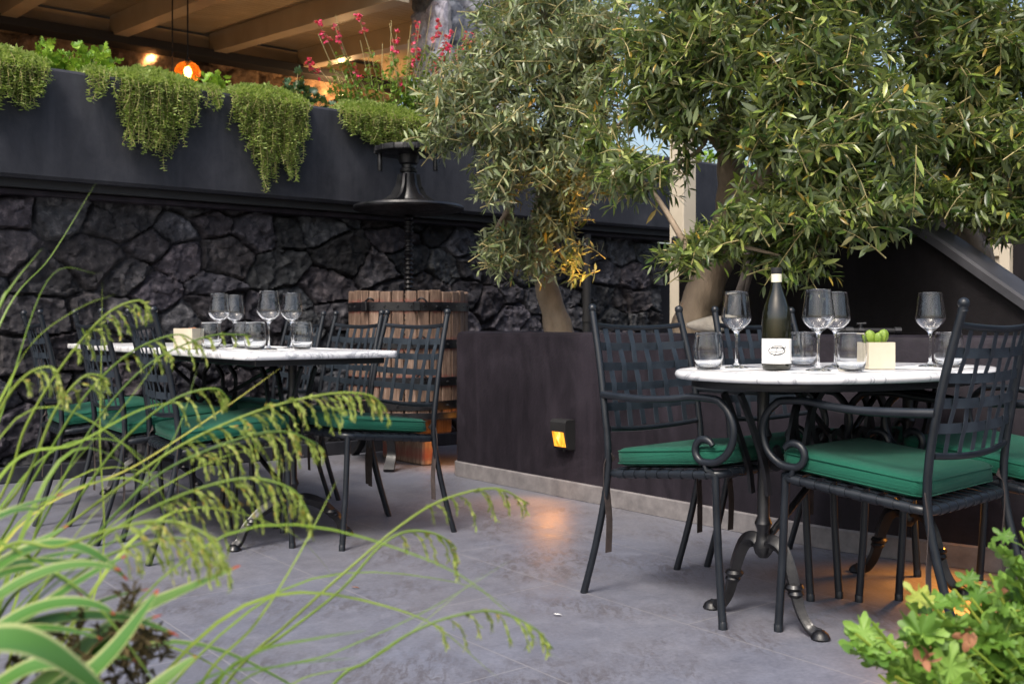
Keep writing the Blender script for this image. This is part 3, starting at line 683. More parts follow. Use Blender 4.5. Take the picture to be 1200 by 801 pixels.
def place(o,u,v,face,z=0): o.location=tuple(W(u,v,z)); o.rotation_euler=(0,0,face-math.pi/2)
g1='armchairs around the round marble table'
ac=make_chair('armchair','black iron armchair standing free in front of the wall lamp, left of the oval table',g1,True)
place(ac,2.51,-2.195,VA+R(4))
for u,v,f,lab in ((2.655,-1.66,VA+math.pi+R(5),'nearest black iron armchair, its green seat and back turned away beside the bottle table'),
                  (3.085,-2.175,VA,'black iron armchair squeezed between the oval table and the planter, behind the wine bottle'),
                  (3.20,-1.60,VA+math.pi-R(3),'black iron armchair at the right picture edge behind the nearest armchair')):
    c=copy_tree(ac); place(c,u,v,f); c['label']=lab
g2='side chairs along the long marble table'
sc0=make_chair('side_chair','iron side chair standing before the wine press, at the near end of the long table',g2,False)
place(sc0,2.12,-3.80,UA+math.pi+R(4))
for u,v,f,lab in ((2.125,-4.35,UA+math.pi,'middle chair on the wine press side of the long table, half hidden by its top'),
                  (2.13,-4.93,UA+math.pi-R(3),'farthest chair on the wall side of the long table, behind the wine glasses'),
                  (1.60,-3.97,UA-R(6),'iron side chair with its back to us, nearest to the foreground grass'),
                  (1.535,-4.46,UA-R(2),'middle chair of the row behind the foreground grass'),
                  (1.445,-5.02,UA-R(4),'leftmost chair at the picture edge behind the grass')):
    c=copy_tree(sc0); place(c,u,v,f); c['label']=lab

# ------------------------------------------------------------------ tables
def leg_curve(sp,z0,flat):                        # cabriole leg in (s,z): from the post out to the toe
    if flat: return cr([(0,z0),(.05,z0+.012),(.12,z0-.012),(.18,z0-.06),(sp-.03,.075),(sp-.012,.035),(sp+.012,.014)],6)
    return cr([(0,z0),(.03,z0+.028),(.068,z0+.014),(.096,z0-.04),(.112,z0-.095),(.130,.068),(.155,.030),(.178,.016),(.198,.012)],6)
def iron_leg(mb,base,d,sp,z0,flat=False):
    c=leg_curve(sp,z0,flat); d=np.asarray(d); base=np.asarray(base)
    pts=[base+d*s_+np.array((0,0,z)) for s_,z in c]; n=len(pts)
    r=np.interp(np.arange(n),[0,n*.4,n*.8,n-1],[.021,.019,.015,.017])
    prof=[(math.cos(a)*(1+.18*math.cos(4*a)),math.sin(a)*(1+.18*math.cos(4*a))) for a in np.arange(16)*math.pi/8]
    mb.sweep(pts,prof,np.stack([r*.85,r],1))
    m=int(n*.48); 
    for q,(k,rr) in enumerate(((m,.029),(m+2,.024))): mb.lathe([(0,-.012),(rr*.8,-.009),(rr,0),(rr*.8,.009),(0,.012)],pts[k],12)
    mb.lathe([(.0,0),(.024,.0),(.028,.006),(.022,.018),(.012,.026),(0,.03)],pts[-1]*np.array((1,1,0)),12)
def scroll(mb,base,ax,pts2,r=.0095,w2=0,vv=None):
    p=cr(pts2,5); mb.sweep([base+ax*a+np.array((0,0,z)) for a,z in p],[(-r*.9,-r*.6),(r*.9,-r*.6),(r*.9,r*.6),(-r*.9,r*.6)],up=vv)
def base_work(t,cu,cv,ax,lat,half,sp,z0,ztop,flat):
    """two posts with cabriole legs, joined by wrought scrolls; ax runs along the table, lat across it"""
    ax=np.asarray(ax);lat=np.asarray(lat); C0=W(cu,cv,0); K=MT['cast']
    for s in (-1,1):
        b=MB(); Pb=C0+ax*s*half
        b.lathe([(0,z0-.022),(.014,z0-.020),(.024,z0-.008),(.03,z0+.012),(.022,z0+.03),(.018,z0+.06),(.026,z0+.08),(.018,z0+.10),(.017,ztop-.16),(.026,ztop-.14),(.018,ztop-.12),(.018,ztop-.004),(.0,ztop-.004)],Pb,14); part('post',b,K,t,40)
        for q in (-1,1):
            b=MB(); iron_leg(b,Pb,lat*q,sp,z0,flat); part('leg',b,K,t,45)
        for off in (-.03,.03):
            b=MB(); B=C0+ax*0+lat*off; h=half; zt=ztop-.012
            f=lambda pts:[(s*a,z) for a,z in pts]
            scroll(b,B,ax,f([(h-.02,zt-.16),(h-.05,zt-.215),(h-.10,zt-.235),(h-.15,zt-.20),(h-.17,zt-.13),(h-.20,zt-.05),(h-.25,zt)]),.011,vv=lat)
            cx=.115; rr=.088
            scroll(b,B,ax,f([(h-.27,zt)]+[(cx+rr*math.cos(R(a))*.9,zt-.105+rr*1.15*math.sin(R(a))) for a in (70,20,-30,-80,-120)]+[(cx-.075,zt-.165),(cx-.055,zt-.135),(cx-.025,zt-.145),(cx-.03,zt-.17)]),.010,vv=lat)
            scroll(b,B,ax,f([(h+.14,zt),(h+.11,zt-.05),(h+.07,zt-.13),(h+.03,zt-.22),(h+.015,zt-.30)]),.010,vv=lat)
            part('scroll_bracket',b,K,t,30)
        b=MB(); b.tube([Pb+np.array((0,0,z0+.02)),C0+ax*s*.02+np.array((0,0,ztop-.21))],.0105,8); b.tube([C0+ax*s*.0+np.array((0,0,ztop-.21)),C0-ax*s*(half-.16)+np.array((0,0,ztop-.02))],.0095,8); part('brace',b,K,t,40)
def plate(outline,z0,z1,r=.009):
    O=np.array(outline); n=len(O); c=O.mean(0); b=MB(); rows=[]
    for ins,z in ((r,z0),(r*.3,z0+r*.3),(0,z0+r),(0,z1-r),(r*.3,z1-r*.3),(r,z1)):
        d=O-c; q=c+d*(1-ins/np.linalg.norm(d,axis=1,keepdims=True)); rows.append(np.column_stack([q,np.full(n,z)]))
    V=np.concatenate(rows); idx=np.arange(len(V)).reshape(6,n); nx=np.roll(idx,-1,1)
    b.add(V,[np.stack([idx[:-1],nx[:-1],nx[1:],idx[1:]],-1).reshape(-1,4),idx[0][::-1][None,:],idx[-1][None,:]]); return b
TU,TV,TZ=2.82,-1.93,.742
t1=empty('marble_table',W(TU,TV,0),'oval white marble table on black scrolled iron legs, set with the wine bottle','table')
a=np.arange(72)*2*math.pi/72; ex=2/2.25
ol=[W(TU+.61*abs(math.cos(q))**ex*np.sign(math.cos(q)),TV+.385*abs(math.sin(q))**ex*np.sign(math.sin(q)))[:2] for q in a]
part('tabletop',plate(ol,TZ-.024,TZ,.010),MT['marble'],t1,50)
ol2=[W(TU+.56*abs(math.cos(q))**ex*np.sign(math.cos(q)),TV+.335*abs(math.sin(q))**ex*np.sign(math.sin(q)))[:2] for q in a]
part('apron',plate(ol2,TZ-.048,TZ-.0245,.003),MT['cast'],t1,40)
base_work(t1,TU,TV,dU,dV,.385,.18,.215,TZ-.048,False)
LU,LV0,LV1,LZ=1.835,-3.50,-5.95,.775
t2=empty('marble_table',W(LU,(LV0+LV1)/2,0),'long rectangular white marble table beside the lava stone wall','table')
hw=.325; rc=.05; ol=[]
for cu_,cv_,a0 in ((LU+hw-rc,LV0-rc,0),(LU-hw+rc,LV0-rc,90),(LU-hw+rc,LV1+rc,180),(LU+hw-rc,LV1+rc,270)):
    for q in np.linspace(0,90,7): ol.append(W(cu_+rc*math.cos(R(a0+q)),cv_+rc*math.sin(R(a0+q)))[:2])
part('tabletop',plate(ol,LZ-.026,LZ,.009),MT['marble'],t2,50)
b=MB(); b.ubox(LU-hw+.05,LU+hw-.05,LV1+.05,LV0-.05,LZ-.05,LZ-.027,.003); part('apron',b,MT['cast'],t2)
base_work(t2,LU,-4.65,dV,dU,.84,.235,.16,LZ-.05,True)

# ------------------------------------------------------------------ things on the tables
def wine_glass(P,label,group,rz=0):
    b=MB()
    outer=[(.0,.0),(.036,.0),(.037,.0015),(.03,.004),(.012,.009),(.0055,.016),(.0040,.03),(.0038,.085),(.0048,.105),(.010,.114),(.026,.126),(.040,.1395),(.0462,.150),(.0470,.156),(.0455,.168),(.0425,.19),(.0385,.222),(.0365,.238)]
    inner=[(.0355,.2385),(.0350,.236),(.0371,.222),(.0411,.19),(.0441,.168),(.0455,.156),(.0446,.1515),(.0385,.1415),(.025,.129),(.010,.118),(.0,.1165)]
    b.lathe(outer+inner,(0,0,0),36)
    o=part('wine_glass',b,MT['glass'],None,40,loc=(0,0,0)); o.location=tuple(P); return tag(o,label,'wine glass',group)
def tumbler(P,label,group):
    b=MB()
    outer=[(.0,.0),(.029,.0),(.034,.002),(.0385,.010),(.0435,.032),(.0452,.050),(.0440,.075),(.0405,.103),(.0395,.112)]
    inner=[(.0388,.1125),(.0382,.111),(.0392,.103),(.0427,.075),(.0438,.050),(.042,.032),(.037,.014),(.030,.009),(.0,.008)]
    b.lathe(outer+inner,(0,0,0),36)
    o=part('water_tumbler',b,MT['glass'],None,40,loc=(0,0,0)); o.location=tuple(P); return tag(o,label,'tumbler',group)
def on(px,Y,z): return np.array(((px-600)/1200*Y,Y,z+.0022))
gw='wine glasses on the marble tables'; gt='stemless tumblers on the marble tables'
w0=wine_glass(on(863,3.2,TZ),'tall wine glass left of the bottle, in front of the pale stone',gw)
tm0=tumbler(on(830,3.08,TZ),'stemless tumbler at the left edge of the oval table',gt)
for o,px,Y,z,lab in ((w0,959,3.0,TZ,'nearer of two overlapping wine glasses right of the bottle'),(w0,979,3.24,TZ,'farther of two overlapping wine glasses right of the bottle'),
    (w0,1090,3.3,TZ,'lone wine glass on a paper mat at the right of the oval table'),
    (w0,257,4.5,LZ,'leftmost wine glass on the long table, beside the cream pot'),(w0,275,4.72,LZ,'wine glass just behind the leftmost one on the long table'),
    (w0,315,4.15,LZ,'third wine glass along the long table, nearest to the edge'),(w0,342,4.42,LZ,'rightmost wine glass on the long table'),
    (tm0,941,3.3,TZ,'stemless tumbler just right of the bottle, behind the wine glasses'),(tm0,997,2.95,TZ,'stemless tumbler in front, left of the small cactus pot'),
    (tm0,1112,3.22,TZ,'stemless tumbler seen through the back of the nearest armchair'),
    (tm0,247,4.3,LZ,'tumbler touching the cream pot of dry leaves on the long table'),(tm0,284,4.42,LZ,'tumbler between the left pair of wine glasses on the long table'),
    (tm0,299,4.15,LZ,'tumbler beside the stem of the nearest glass on the long table'),(tm0,354,4.27,LZ,'rightmost tumbler on the long table')):
    c=o.copy(); col.objects.link(c); c.location=tuple(on(px,Y,z)); c['label']=lab
def napkin(P,ang,sx,sy,label,group='paper place mats on the marble tables'):
    b=MB(); n=9; X,Y=np.meshgrid(np.linspace(-.5,.5,n)*sx,np.linspace(-.5,.5,n)*sy); Z=.0009+.0012*np.clip(fbm(X*14+P[0]*7,Y*14,2,3)-.5,0,1)
    idx=np.arange(n*n).reshape(n,n); V=np.stack([X,Y,Z],-1).reshape(-1,3); V2=V-np.array((0,0,.0005))
    b.add(np.concatenate([V,V2]),[np.stack([idx[:-1,:-1],idx[:-1,1:],idx[1:,1:],idx[1:,:-1]],-1).reshape(-1,4),(n*n+np.stack([idx[:-1,:-1],idx[1:,:-1],idx[1:,1:],idx[:-1,1:]],-1)).reshape(-1,4)])
    o=part('paper_mat',b,MT['paper'],None,None,loc=(0,0,0)); o.location=tuple(P); o.rotation_euler=(0,0,ang); return tag(o,label,'place mat',group)
def onuv(u,v,z): return W(u,v,z+.0004)
napkin(onuv(3.06,-1.76,TZ),UA+.2,.32,.20,'white paper mat under the lone wine glass on the oval table')
napkin(onuv(2.56,-1.79,TZ),UA-.1,.26,.18,'white paper mat under the glasses right of the bottle')
napkin(onuv(2.44,-2.08,TZ),UA+.1,.24,.17,'white paper mat under the tumbler at the left of the oval table')
for u,v,lab in ((1.74,-3.90,'white paper mat under the nearest wine glass on the long table'),(1.98,-3.98,'white paper mat under the rightmost glasses on the long table'),(1.72,-4.26,'white paper mat under the left glasses of the long table'),(1.97,-4.42,'white paper mat at the back of the long table')):
    napkin(onuv(u,v,LZ),UA,.24,.22,lab)
# bottle
bp=on(910,3.06,TZ); bt=empty('wine_bottle',bp,'dark wine bottle with a white label standing on the oval table','bottle',rz=math.atan2(-bp[0],bp[1])*-1+math.pi)
b=MB(); b.lathe([(.0,.003),(.03,.0),(.0395,.002),(.0425,.008),(.0430,.02),(.0430,.150),(.0415,.168),(.036,.19),(.028,.212),(.020,.236),(.0162,.255),(.0150,.268),(.0148,.300),(.0,.300)],(0,0,0),40); part('glass_body',b,MT['bottle'],bt,50,local=True)
bt.rotation_euler=(0,0,math.atan2(-bp[0],bp[1]))   # local -y looks at the camera side of the table
def cyl(r,z0,z1,a0,a1,n=24,tail=None):
    a=np.linspace(R(a0),R(a1),n); b=MB(); V=[]
    for z in (z0,z1):
        for q in a: V.append((r*math.sin(q),-r*math.cos(q),z if not(tail and z==z0 and tail[0]<math.degrees(q)<tail[1]) else z0-tail[2]))
    V=np.array(V); V2=V*np.array((.99,.99,1)); i=np.arange(n-1)
    b.add(np.concatenate([V,V2]),[np.stack([i,i+1,n+i+1,n+i],-1),2*n+np.stack([i+1,i,n+i,n+i+1],-1)]); return b
lb=part('label',cyl(.0434,.020,.094,-82,82),MT['paper'],bt,60,local=True)
def ink(pts,r=.0006):
    p=cr(pts,6); b=MB(); V=[(.0437*math.sin(x/.0434),-.0437*math.cos(x/.0434),z) for x,z in p]; b.tube(V,r,5); return b
k=MB()
el=[(.020*math.cos(q)*1.0,.062+.0085*math.sin(q)) for q in np.linspace(0,2*math.pi,18)]
for pts in (el,[(x*1.04+.001,z+.0012*math.sin(i)) for i,(x,z) in enumerate(el)],[(-.006,.047),(-.002,.055),(.0,.066),(.006,.070),(.014,.069),(.016,.063),(.008,.059),(-.008,.060),(-.018,.058)],
            [(-.017,.066),(-.006,.073),(.010,.0735),(.021,.068),(.022,.074)],[(-.015,.055),(-.004,.052),(.010,.053),(.019,.058)]):
    p=cr(pts,6); V=[(.0437*math.sin(x*1.2/.0434),-.0437*math.cos(x*1.2/.0434),.058+(z-.062)*1.25) for x,z in p]; k.tube(V,.0008,5)
part('label_drawing',k,MT['ink'],lb,60,local=True)
part('neck_label',cyl(.0156,.262,.286,-175,175,36,(-52,-8,.008)),MT['neckpaper'],bt,60,local=True)
b=MB(); b.lathe([(.0155,.286),(.0158,.290),(.0158,.303),(.015,.3055),(.0,.306)],(0,0,0),28); part('cap',b,MT['black'],bt,50,local=True)
# pots
def pot(P,size,label,cat,rz,plant):
    o=empty('plant_pot',P,label,cat,'small cube pots on the tables',rz); s=size; b=MB()
    h=s*.98; q=s/2; w=q*.86
    V=[(x*q,y*q,0) for x,y in ((-1,-1),(1,-1),(1,1),(-1,1))]+[(x*q,y*q,h) for x,y in ((-1,-1),(1,-1),(1,1),(-1,1))]+[(x*w,y*w,h) for x,y in ((-1,-1),(1,-1),(1,1),(-1,1))]+[(x*w,y*w,h*.82) for x,y in ((-1,-1),(1,-1),(1,1),(-1,1))]
    i=np.arange(4); j=(i+1)%4
    b.add(V,[np.array([[3,2,1,0]]),np.stack([i,j,4+j,4+i],-1),np.stack([4+i,4+j,8+j,8+i],-1),np.stack([8+i,8+j,12+j,12+i],-1)])
    part('pot',b,MT['pot'],o,None,local=True)
    b=MB(); b.box((0,0,h*.83),(w*2-.004,w*2-.004,.01)); part('gravel',b,MT['soil'],o,None,local=True)
    plant(o,h); return o
def cactus(o,h):
    for k,(x,y,s,t) in enumerate(((-.012,0,1,-.2),(.014,.004,1.05,.22),(.0,-.014,.85,0))):
        b=MB(); a=np.arange(20)*math.pi/10
        rows=[]
        for z,r in ((0,.006),(.010,.012),(.024,.0165),(.038,.015),(.047,.009),(.051,.001)):
            rr=r*(1+.16*np.cos(5*a)); rows.append(np.stack([x+(rr*np.cos(a)+z*t)*s,y+.6*rr*np.sin(a)*s,np.full(20,h*.84+z*s)],1))
        V=np.concatenate(rows); idx=np.arange(120).reshape(6,20); nx=np.roll(idx,-1,1); b.add(V,[np.stack([idx[:-1],nx[:-1],nx[1:],idx[1:]],-1).reshape(-1,4),idx[-1][None,:]])
        part('succulent',b,MT['cactus'],o,60,local=True)
def dry(o,h):
    r=np.random.default_rng(3); n=26; a=r.uniform(0,6.28,n); e=r.uniform(.05,.5,n)
    D=np.stack([np.cos(a)*np.cos(e),np.sin(a)*np.cos(e),np.sin(e)],1); b=MB(); b.leaves(np.zeros((n,3))+(0,0,h*.9),D,np.tile((0,0,1.0),(n,1))+r.normal(0,.2,(n,3)),r.uniform(.035,.055,n),.011,.2,.3); part('dry_leaves',b,MT['rust'],o,60,local=True)
pot(on(1027,3.16,TZ),.083,'cream cube pot with a tiny green cactus','plant pot',UA*0+.06,cactus)
pot(on(221,4.35,LZ),.088,'cream cube pot of orange dry leaves on the long table','plant pot',-.25,dry)

# ------------------------------------------------------------------ wine press
PU,PV=3.518,-5.62; C=W(PU,PV,0); wp=empty('wine_press',C,'antique wine press, wooden stave basket under a black iron screw','wine press')
n=30; rB=.368
b=MB(); r_=np.random.default_rng(5)
for i in range(n):
    a=2*math.pi*i/n+.03; w_=.0345+r_.uniform(-.0015,.0015); zt=1.085+r_.uniform(-.006,.006); zb=.33+r_.uniform(-.01,.01)
    M=Matrix.Rotation(a,4,'Z'); p=C+np.array((math.cos(a)*rB,math.sin(a)*rB,(zt+zb)/2)); b.box(p,(.026,w_*2,zt-zb),.004,M=M,seg=1)
part('stave_basket',b,MT['stave'],wp,30)
for z in (.99,.76,.53,.385):
    b=MB(); a=np.arange(60)*2*math.pi/60; b.sweep([C+np.array((math.cos(t)*(rB+.018),math.sin(t)*(rB+.018),z)) for t in a],[(-.003,-.027),(.003,-.027),(.003,.027),(-.003,.027)],up=(0,0,1),closed=True)
    for i in range(n):
        t=2*math.pi*i/n+.03; b.lathe([(.008,-.004),(.007,.004),(0,.007)],C+np.array((math.cos(t)*(rB+.022),math.sin(t)*(rB+.022),z)),8)
    part('hoop',b,MT['cast'],wp,40)
b=MB()
for z,ang in ((.99,-1.35),(.76,-1.35),(.53,-1.35),(.99,-2.2)):
    p=C+np.array((math.cos(ang)*(rB+.03),math.sin(ang)*(rB+.03),z)); b.box(p,(.035,.045,.06),.006,ang); b.tube(cr([p+(0,0,.03),p+(.03,-.015,.05),p+(.06,-.01,.03),p+(.07,0,.0)],5),.006,6)
part('hinge',b,MT['cast'],wp)
b=MB(); b.lathe([(.0,.30),(.44,.30),(.455,.31),(.455,.345),(.43,.345),(.42,.325),(.0,.325)],C,40); part('tray',b,MT['cast'],wp)
b=MB(); b.box(C+(0,0,.23),(.60,.12,.12),.01,UA); b.box(C+(0,0,.08),(.10,.5,.16),.01,UA); part('base_block',b,MT['stave'],wp)
for k in range(3):
    t=UA+math.pi/2+.25+k*2.094; b=MB(); d=np.array((math.cos(t),math.sin(t),0)); b.sweep(cr([C+d*.40+(0,0,.30),C+d*.46+(0,0,.22),C+d*.43+(0,0,.10),C+d*.50+(0,0,.01)],6),[(-.03,-.012),(.03,-.012),(.03,.012),(-.03,.012)],np.interp(np.arange(19),[0,9,18],[1.2,.8,1.1]),up=np.array((0,0,1.0)) if False else None); part('leg',b,MT['cast'],wp)
# screw: threaded rod
b=MB(); zs=np.linspace(.32,1.62,250); prof=[]
for z in zs: prof.append((.026+.006*math.sin((z/.030)*2*math.pi),z))
b.lathe(prof,C,16); part('screw',b,MT['cast'],wp,60)
C=C+np.array((0,0,-.085))
b=MB(); b.lathe([(.03,1.665),(.12,1.668),(.30,1.69),(.352,1.700),(.358,1.712),(.350,1.726),(.26,1.735),(.15,1.746),(.085,1.765),(.056,1.82),(.047,1.88),(.044,1.94),(.056,1.945),(.058,1.965),(.046,1.97),(.046,1.99),(.06,2.0),(.060,2.02),(.0,2.02)],C,48)
for k in range(6):
    t=k*math.pi/3+.2; d=np.array((math.cos(t),math.sin(t),0)); s=np.array((-d[1],d[0],0))*.008
    q=[(.03,1.74),(.25,1.742),(.17,1.762),(.115,1.80),(.083,1.86),(.070,1.93),(.03,1.93)]
    V=[C+d*r0+s*e+np.array((0,0,z)) for e in (-1,1) for r0,z in q]; m=len(q); i=np.arange(m); j=np.roll(i,-1); b.add(V,[i[None,:],(m+i)[::-1][None,:],np.stack([j,i,m+i,m+j],-1)])
part('press_nut',b,MT['cast'],wp,35)
b=MB(); b.lathe([(.0,2.055),(.17,2.055),(.205,2.06),(.215,2.068),(.217,2.085),(.212,2.10),(.195,2.107),(.0,2.105)],C,40); b.lathe([(.06,2.0),(.07,2.03),(.07,2.056)],C,24)
for k in range(16):
    t=k*math.pi/8; b.box(C+np.array((math.cos(t)*.212,math.sin(t)*.212,2.083)),(.022,.03,.036),.003,t)
part('head_disc',b,MT['cast'],wp,35)
for k,t in enumerate((UA-2.75+1.0,)): pass
for sx in (-1,1):
    b=MB(); p=C+np.array((sx*.178,-.05,0)); b.lathe([(.0,1.945),(.014,1.945),(.016,1.955),(.016,2.03),(.012,2.056)],p,12); part('handle_pin',b,MT['cast'],wp,40)

# ------------------------------------------------------------------ things on the planter rim
P=W(3.49,-3.05,.84); b=MB()
n=22; m=12; V=[]
for i in range(n):
    t=i/(n-1); r_w=(math.sin(math.pi*min(max(t,.02),.98))**.55)
    for j in range(m):
        q=j*2*math.pi/m; k=1+.12*math.sin(3*q+t*5)+.08*math.sin(7*t+q*2)
        V.append((-.115+.23*t,.040*r_w*k*math.cos(q),.038+.036*r_w*k*math.sin(q)))
idx=np.arange(n*m).reshape(n,m); nx=np.roll(idx,-1,1); b.add(V,[np.stack([idx[:-1],nx[:-1],nx[1:],idx[1:]],-1).reshape(-1,4),idx[0][::-1][None,:],idx[-1][None,:]])
o=part('driftwood_stone',b,MT['pebble'],None,60,loc=(0,0,0)); o.location=tuple(P); o.rotation_euler=(0,0,.1); tag(o,'pale elongated stone lying on the planter rim beside the middle olive trunk','stone')
P=W(3.52,-2.285,.856); pp=empty('irrigation_pipe',P,'short black pipe with fittings lying on the planter rim','pipe'); D_=np.array((.99,-.08,0))
b=MB(); b.tube([P-D_*.12,P+D_*.12],.010,10); part('tube',b,MT['black'],pp)
for q,rr,ln in ((-.075,.016,.03),(-.03,.014,.02),(.11,.015,.025)):
    b=MB(); b.tube([P+D_*(q-ln/2),P+D_*(q+ln/2)],rr,8); part('fitting',b,MT['cast'],pp,30)
b=MB(); b.tube([P-D_*.03,P-D_*.03+np.array((0,0,.026))],.007,8); b.tube([P-D_*.045+np.array((0,0,.026)),P-D_*.01+np.array((0,0,.028))],.005,8); part('tap_lever',b,MT['cast'],pp,30)
# litter on the paving
r_=np.random.default_rng(9)
lt=[(651,722,'white petal lying on the paving in front of the planter','petal','paper'),(414,690,'yellow fallen leaf on the paving near the table foot','leaf','rust')]
for px,py,lab,cat,mm in lt:
    Y=1056/(py-380); p=np.array(((px-600)/1200*Y,Y,.006)); b=MB(); b.leaves([(0,0,0),(0,0,.001)],[(1,.2,.05),(-.4,.9,.05)],[(0,0,1.),(0,.1,1.)],[.022,.015],[.010,.009],.2,.3)
    o=part('fallen_'+cat,b,MT[mm],None,60,loc=(0,0,0)); o.location=tuple(p); tag(o,lab,cat)
# ------------------------------------------------------------------ olive trees
def unit(r,n): return nrm(r.normal(size=(n,3)))
def olive(name_label,base,trunk,limbs,blobs,leafmat,seed,twig_density,leaf=(.055,.085),droop=.5):
    r=np.random.default_rng(seed); base=np.asarray(base)
    t=empty('olive_tree',base,name_label,'olive tree','olive trees in the planter')
    b=MB(); tr_=np.array([p[:3] for p in trunk]); rr=np.array([p[3] for p in trunk])
    pc=cr(tr_,7); rc_=np.interp(np.linspace(0,1,len(pc)),np.linspace(0,1,len(rr)),rr)
    prof=[(math.cos(a)*(1+.10*math.sin(3*a+seed)+.05*math.sin(5*a)),math.sin(a)*(1+.10*math.sin(3*a+seed)+.05*math.sin(5*a))) for a in np.arange(16)*math.pi/8]
    b.sweep(pc,prof,rc_*(1+.06*np.sin(np.arange(len(pc))*1.3)))
    part('trunk',b,MT['bark'],t,70)
    lb=MB(); start=tr_[-1]
    for L in limbs:
        P=np.array([p[:3] for p in L]); q=np.array([p[3] for p in L]); pc=cr(P,6); lb.tube(pc,np.interp(np.linspace(0,1,len(pc)),np.linspace(0,1,len(q)),q),9)
    tw=MB(); LP=[];LD=[];LN=[];LL=[];LW=[];LC=[]
    skel=np.concatenate([cr(np.array([p[:3] for p in L]),6) for L in limbs]+[pc[-6:]])
    for (c,rad,dens) in blobs:
        c=np.asarray(c);rad=np.asarray(rad)
        j=np.argmin(np.sum((skel-c)**2,1)); a=skel[j]
        mid=(a+c)/2+r.normal(0,.05,3); lb.tube(cr([a,mid,c],6),np.linspace(.016,.006,13),6)
        area=4*math.pi*((rad[0]*rad[1])**1.6/3+(rad[0]*rad[2])**1.6/3+(rad[1]*rad[2])**1.6/3)**(1/1.6)
        n=max(6,int(area*twig_density*dens))
        d=unit(r,n); p1=c+d*rad*(r.uniform(.1,1.0,(n,1))**.55)
        dirs=nrm(d*.9+r.normal(0,.6,(n,3))+np.array((0,0,.05)))
        ln=r.uniform(.13,.27,n); p0=p1-dirs*(ln*.85)[:,None]
        for i in range(n):
            m=max(6,int(ln[i]/.017)); tt=np.linspace(0,1,m); dr=droop*.7*r.uniform(.2,1.3)
            side=nrm(np.cross(dirs[i],r.normal(size=3)))
            pts=p0[i]+dirs[i]*(tt*ln[i])[:,None]+np.array((0,0,-1.0))*(dr*ln[i]*.55*tt**2)[:,None]+side*(.05*np.sin(tt*3)*ln[i])[:,None]
            if i%4!=0: tw.tube(pts[::3] if m>6 else pts,np.linspace(.0030,.0014,len(pts[::3] if m>6 else pts)),4,cap=False)
            tg=nrm(np.gradient(pts,axis=0)); s=side
            for sg in (-1,1):
                k=len(pts)-2; roll=(np.arange(2,len(pts))%2)*math.pi/2+r.normal(0,.35,k)
                bb=nrm(np.cross(tg[2:],np.tile(s,(k,1)))); out=np.cos(roll)[:,None]*s+np.sin(roll)[:,None]*bb
                Dl=nrm(out*sg*.9+tg[2:]*.6+r.normal(0,.34,(k,3))+np.array((0,0,-.12)))
                Nl=nrm(tg[2:]*-.5+np.array((0,0,.9))+r.normal(0,.55,(k,3)))
                keep=r.random(k)>.2
                sz=r.uniform(leaf[0],leaf[1],k)*np.linspace(1.05,.72,k)
                LP.append(pts[2:][keep]);LD.append(Dl[keep]);LN.append(Nl[keep]);LL.append(sz[keep])
            LP.append(pts[-1:]);LD.append(tg[-1:]);LN.append(nrm(np.array([[0,0,1.0]])+r.normal(0,.3,(1,3))));LL.append(np.array([leaf[0]*.8]))
    part('limbs',lb,MT['bark'],t,70); part('twigs',tw,MT['twig'],t,70)
    LP=np.concatenate(LP);LD=np.concatenate(LD);LN=np.concatenate(LN);LL=np.concatenate(LL)
    b=MB(); b.leaves(LP,LD,LN,LL,LL*r.uniform(.17,.25,len(LL)),.12,r.uniform(-.02,.22,len(LL)),.32,.66,.95)
    part('crown',b,leafmat,t,180); print(name_label[:20],len(LP),'leaves')
    return t
def blob(px,py,Y,rx,ry,ryd=.40,dens=1.0):
    s=1200/Y; return (at(px,py,Y),np.array((rx/s,ryd,ry/s)),dens)
def A(px,py,Y,r): p=at(px,py,Y); return (p[0],p[1],p[2],r)
# left tree
b1=W(3.75,-4.437,.72)
olive('olive tree on the left with silvery leaves, above the bare patch of lava wall',b1,
  [(b1[0]+.05,b1[1],b1[2],.095),A(650,372,5.80,.072),A(636,320,5.78,.056),A(632,262,5.75,.058),A(645,200,5.70,.05),A(650,120,5.65,.042)],
  [[A(638,330,5.78,.05),A(612,288,5.72,.036),A(594,255,5.6,.026),A(600,262+-20,5.5,.018)],[A(636,290,5.75,.03),A(662,240,5.65,.03),A(690,190,5.5,.02)],
   [A(645,200,5.7,.04),A(600,150,5.5,.03),A(550,110,5.4,.018)],[A(650,130,5.65,.04),A(700,60,5.5,.028),A(740,0,5.4,.016)],[A(650,120,5.65,.04),A(640,40,5.6,.03),A(610,-60,5.5,.018)]],
  [blob(545,112,5.35,58,62),blob(520,160,5.3,22,18,.18),blob(600,60,5.4,58,62),blob(655,95,5.3,80,70),blob(600,165,5.3,62,48),blob(665,185,5.3,58,56),blob(585,212,5.25,36,32,.25),
   blob(645,262,5.55,32,40,.26,.8),blob(660,225,5.5,34,40,.26,.9),blob(600,282,5.6,22,26,.2,.6),blob(628,306,5.5,24,20,.18,.6),blob(588,290,5.45,30,34,.2,.8),blob(672,300,5.5,20,24,.16,.7),blob(700,50,5.3,70,60),blob(640,-10,5.5,110,50,.45,.8),blob(690,130,5.2,42,42),blob(712,205,5.0,40,24,.25,.8)],
  MT['olive1'],21,118,(.052,.082),.5)
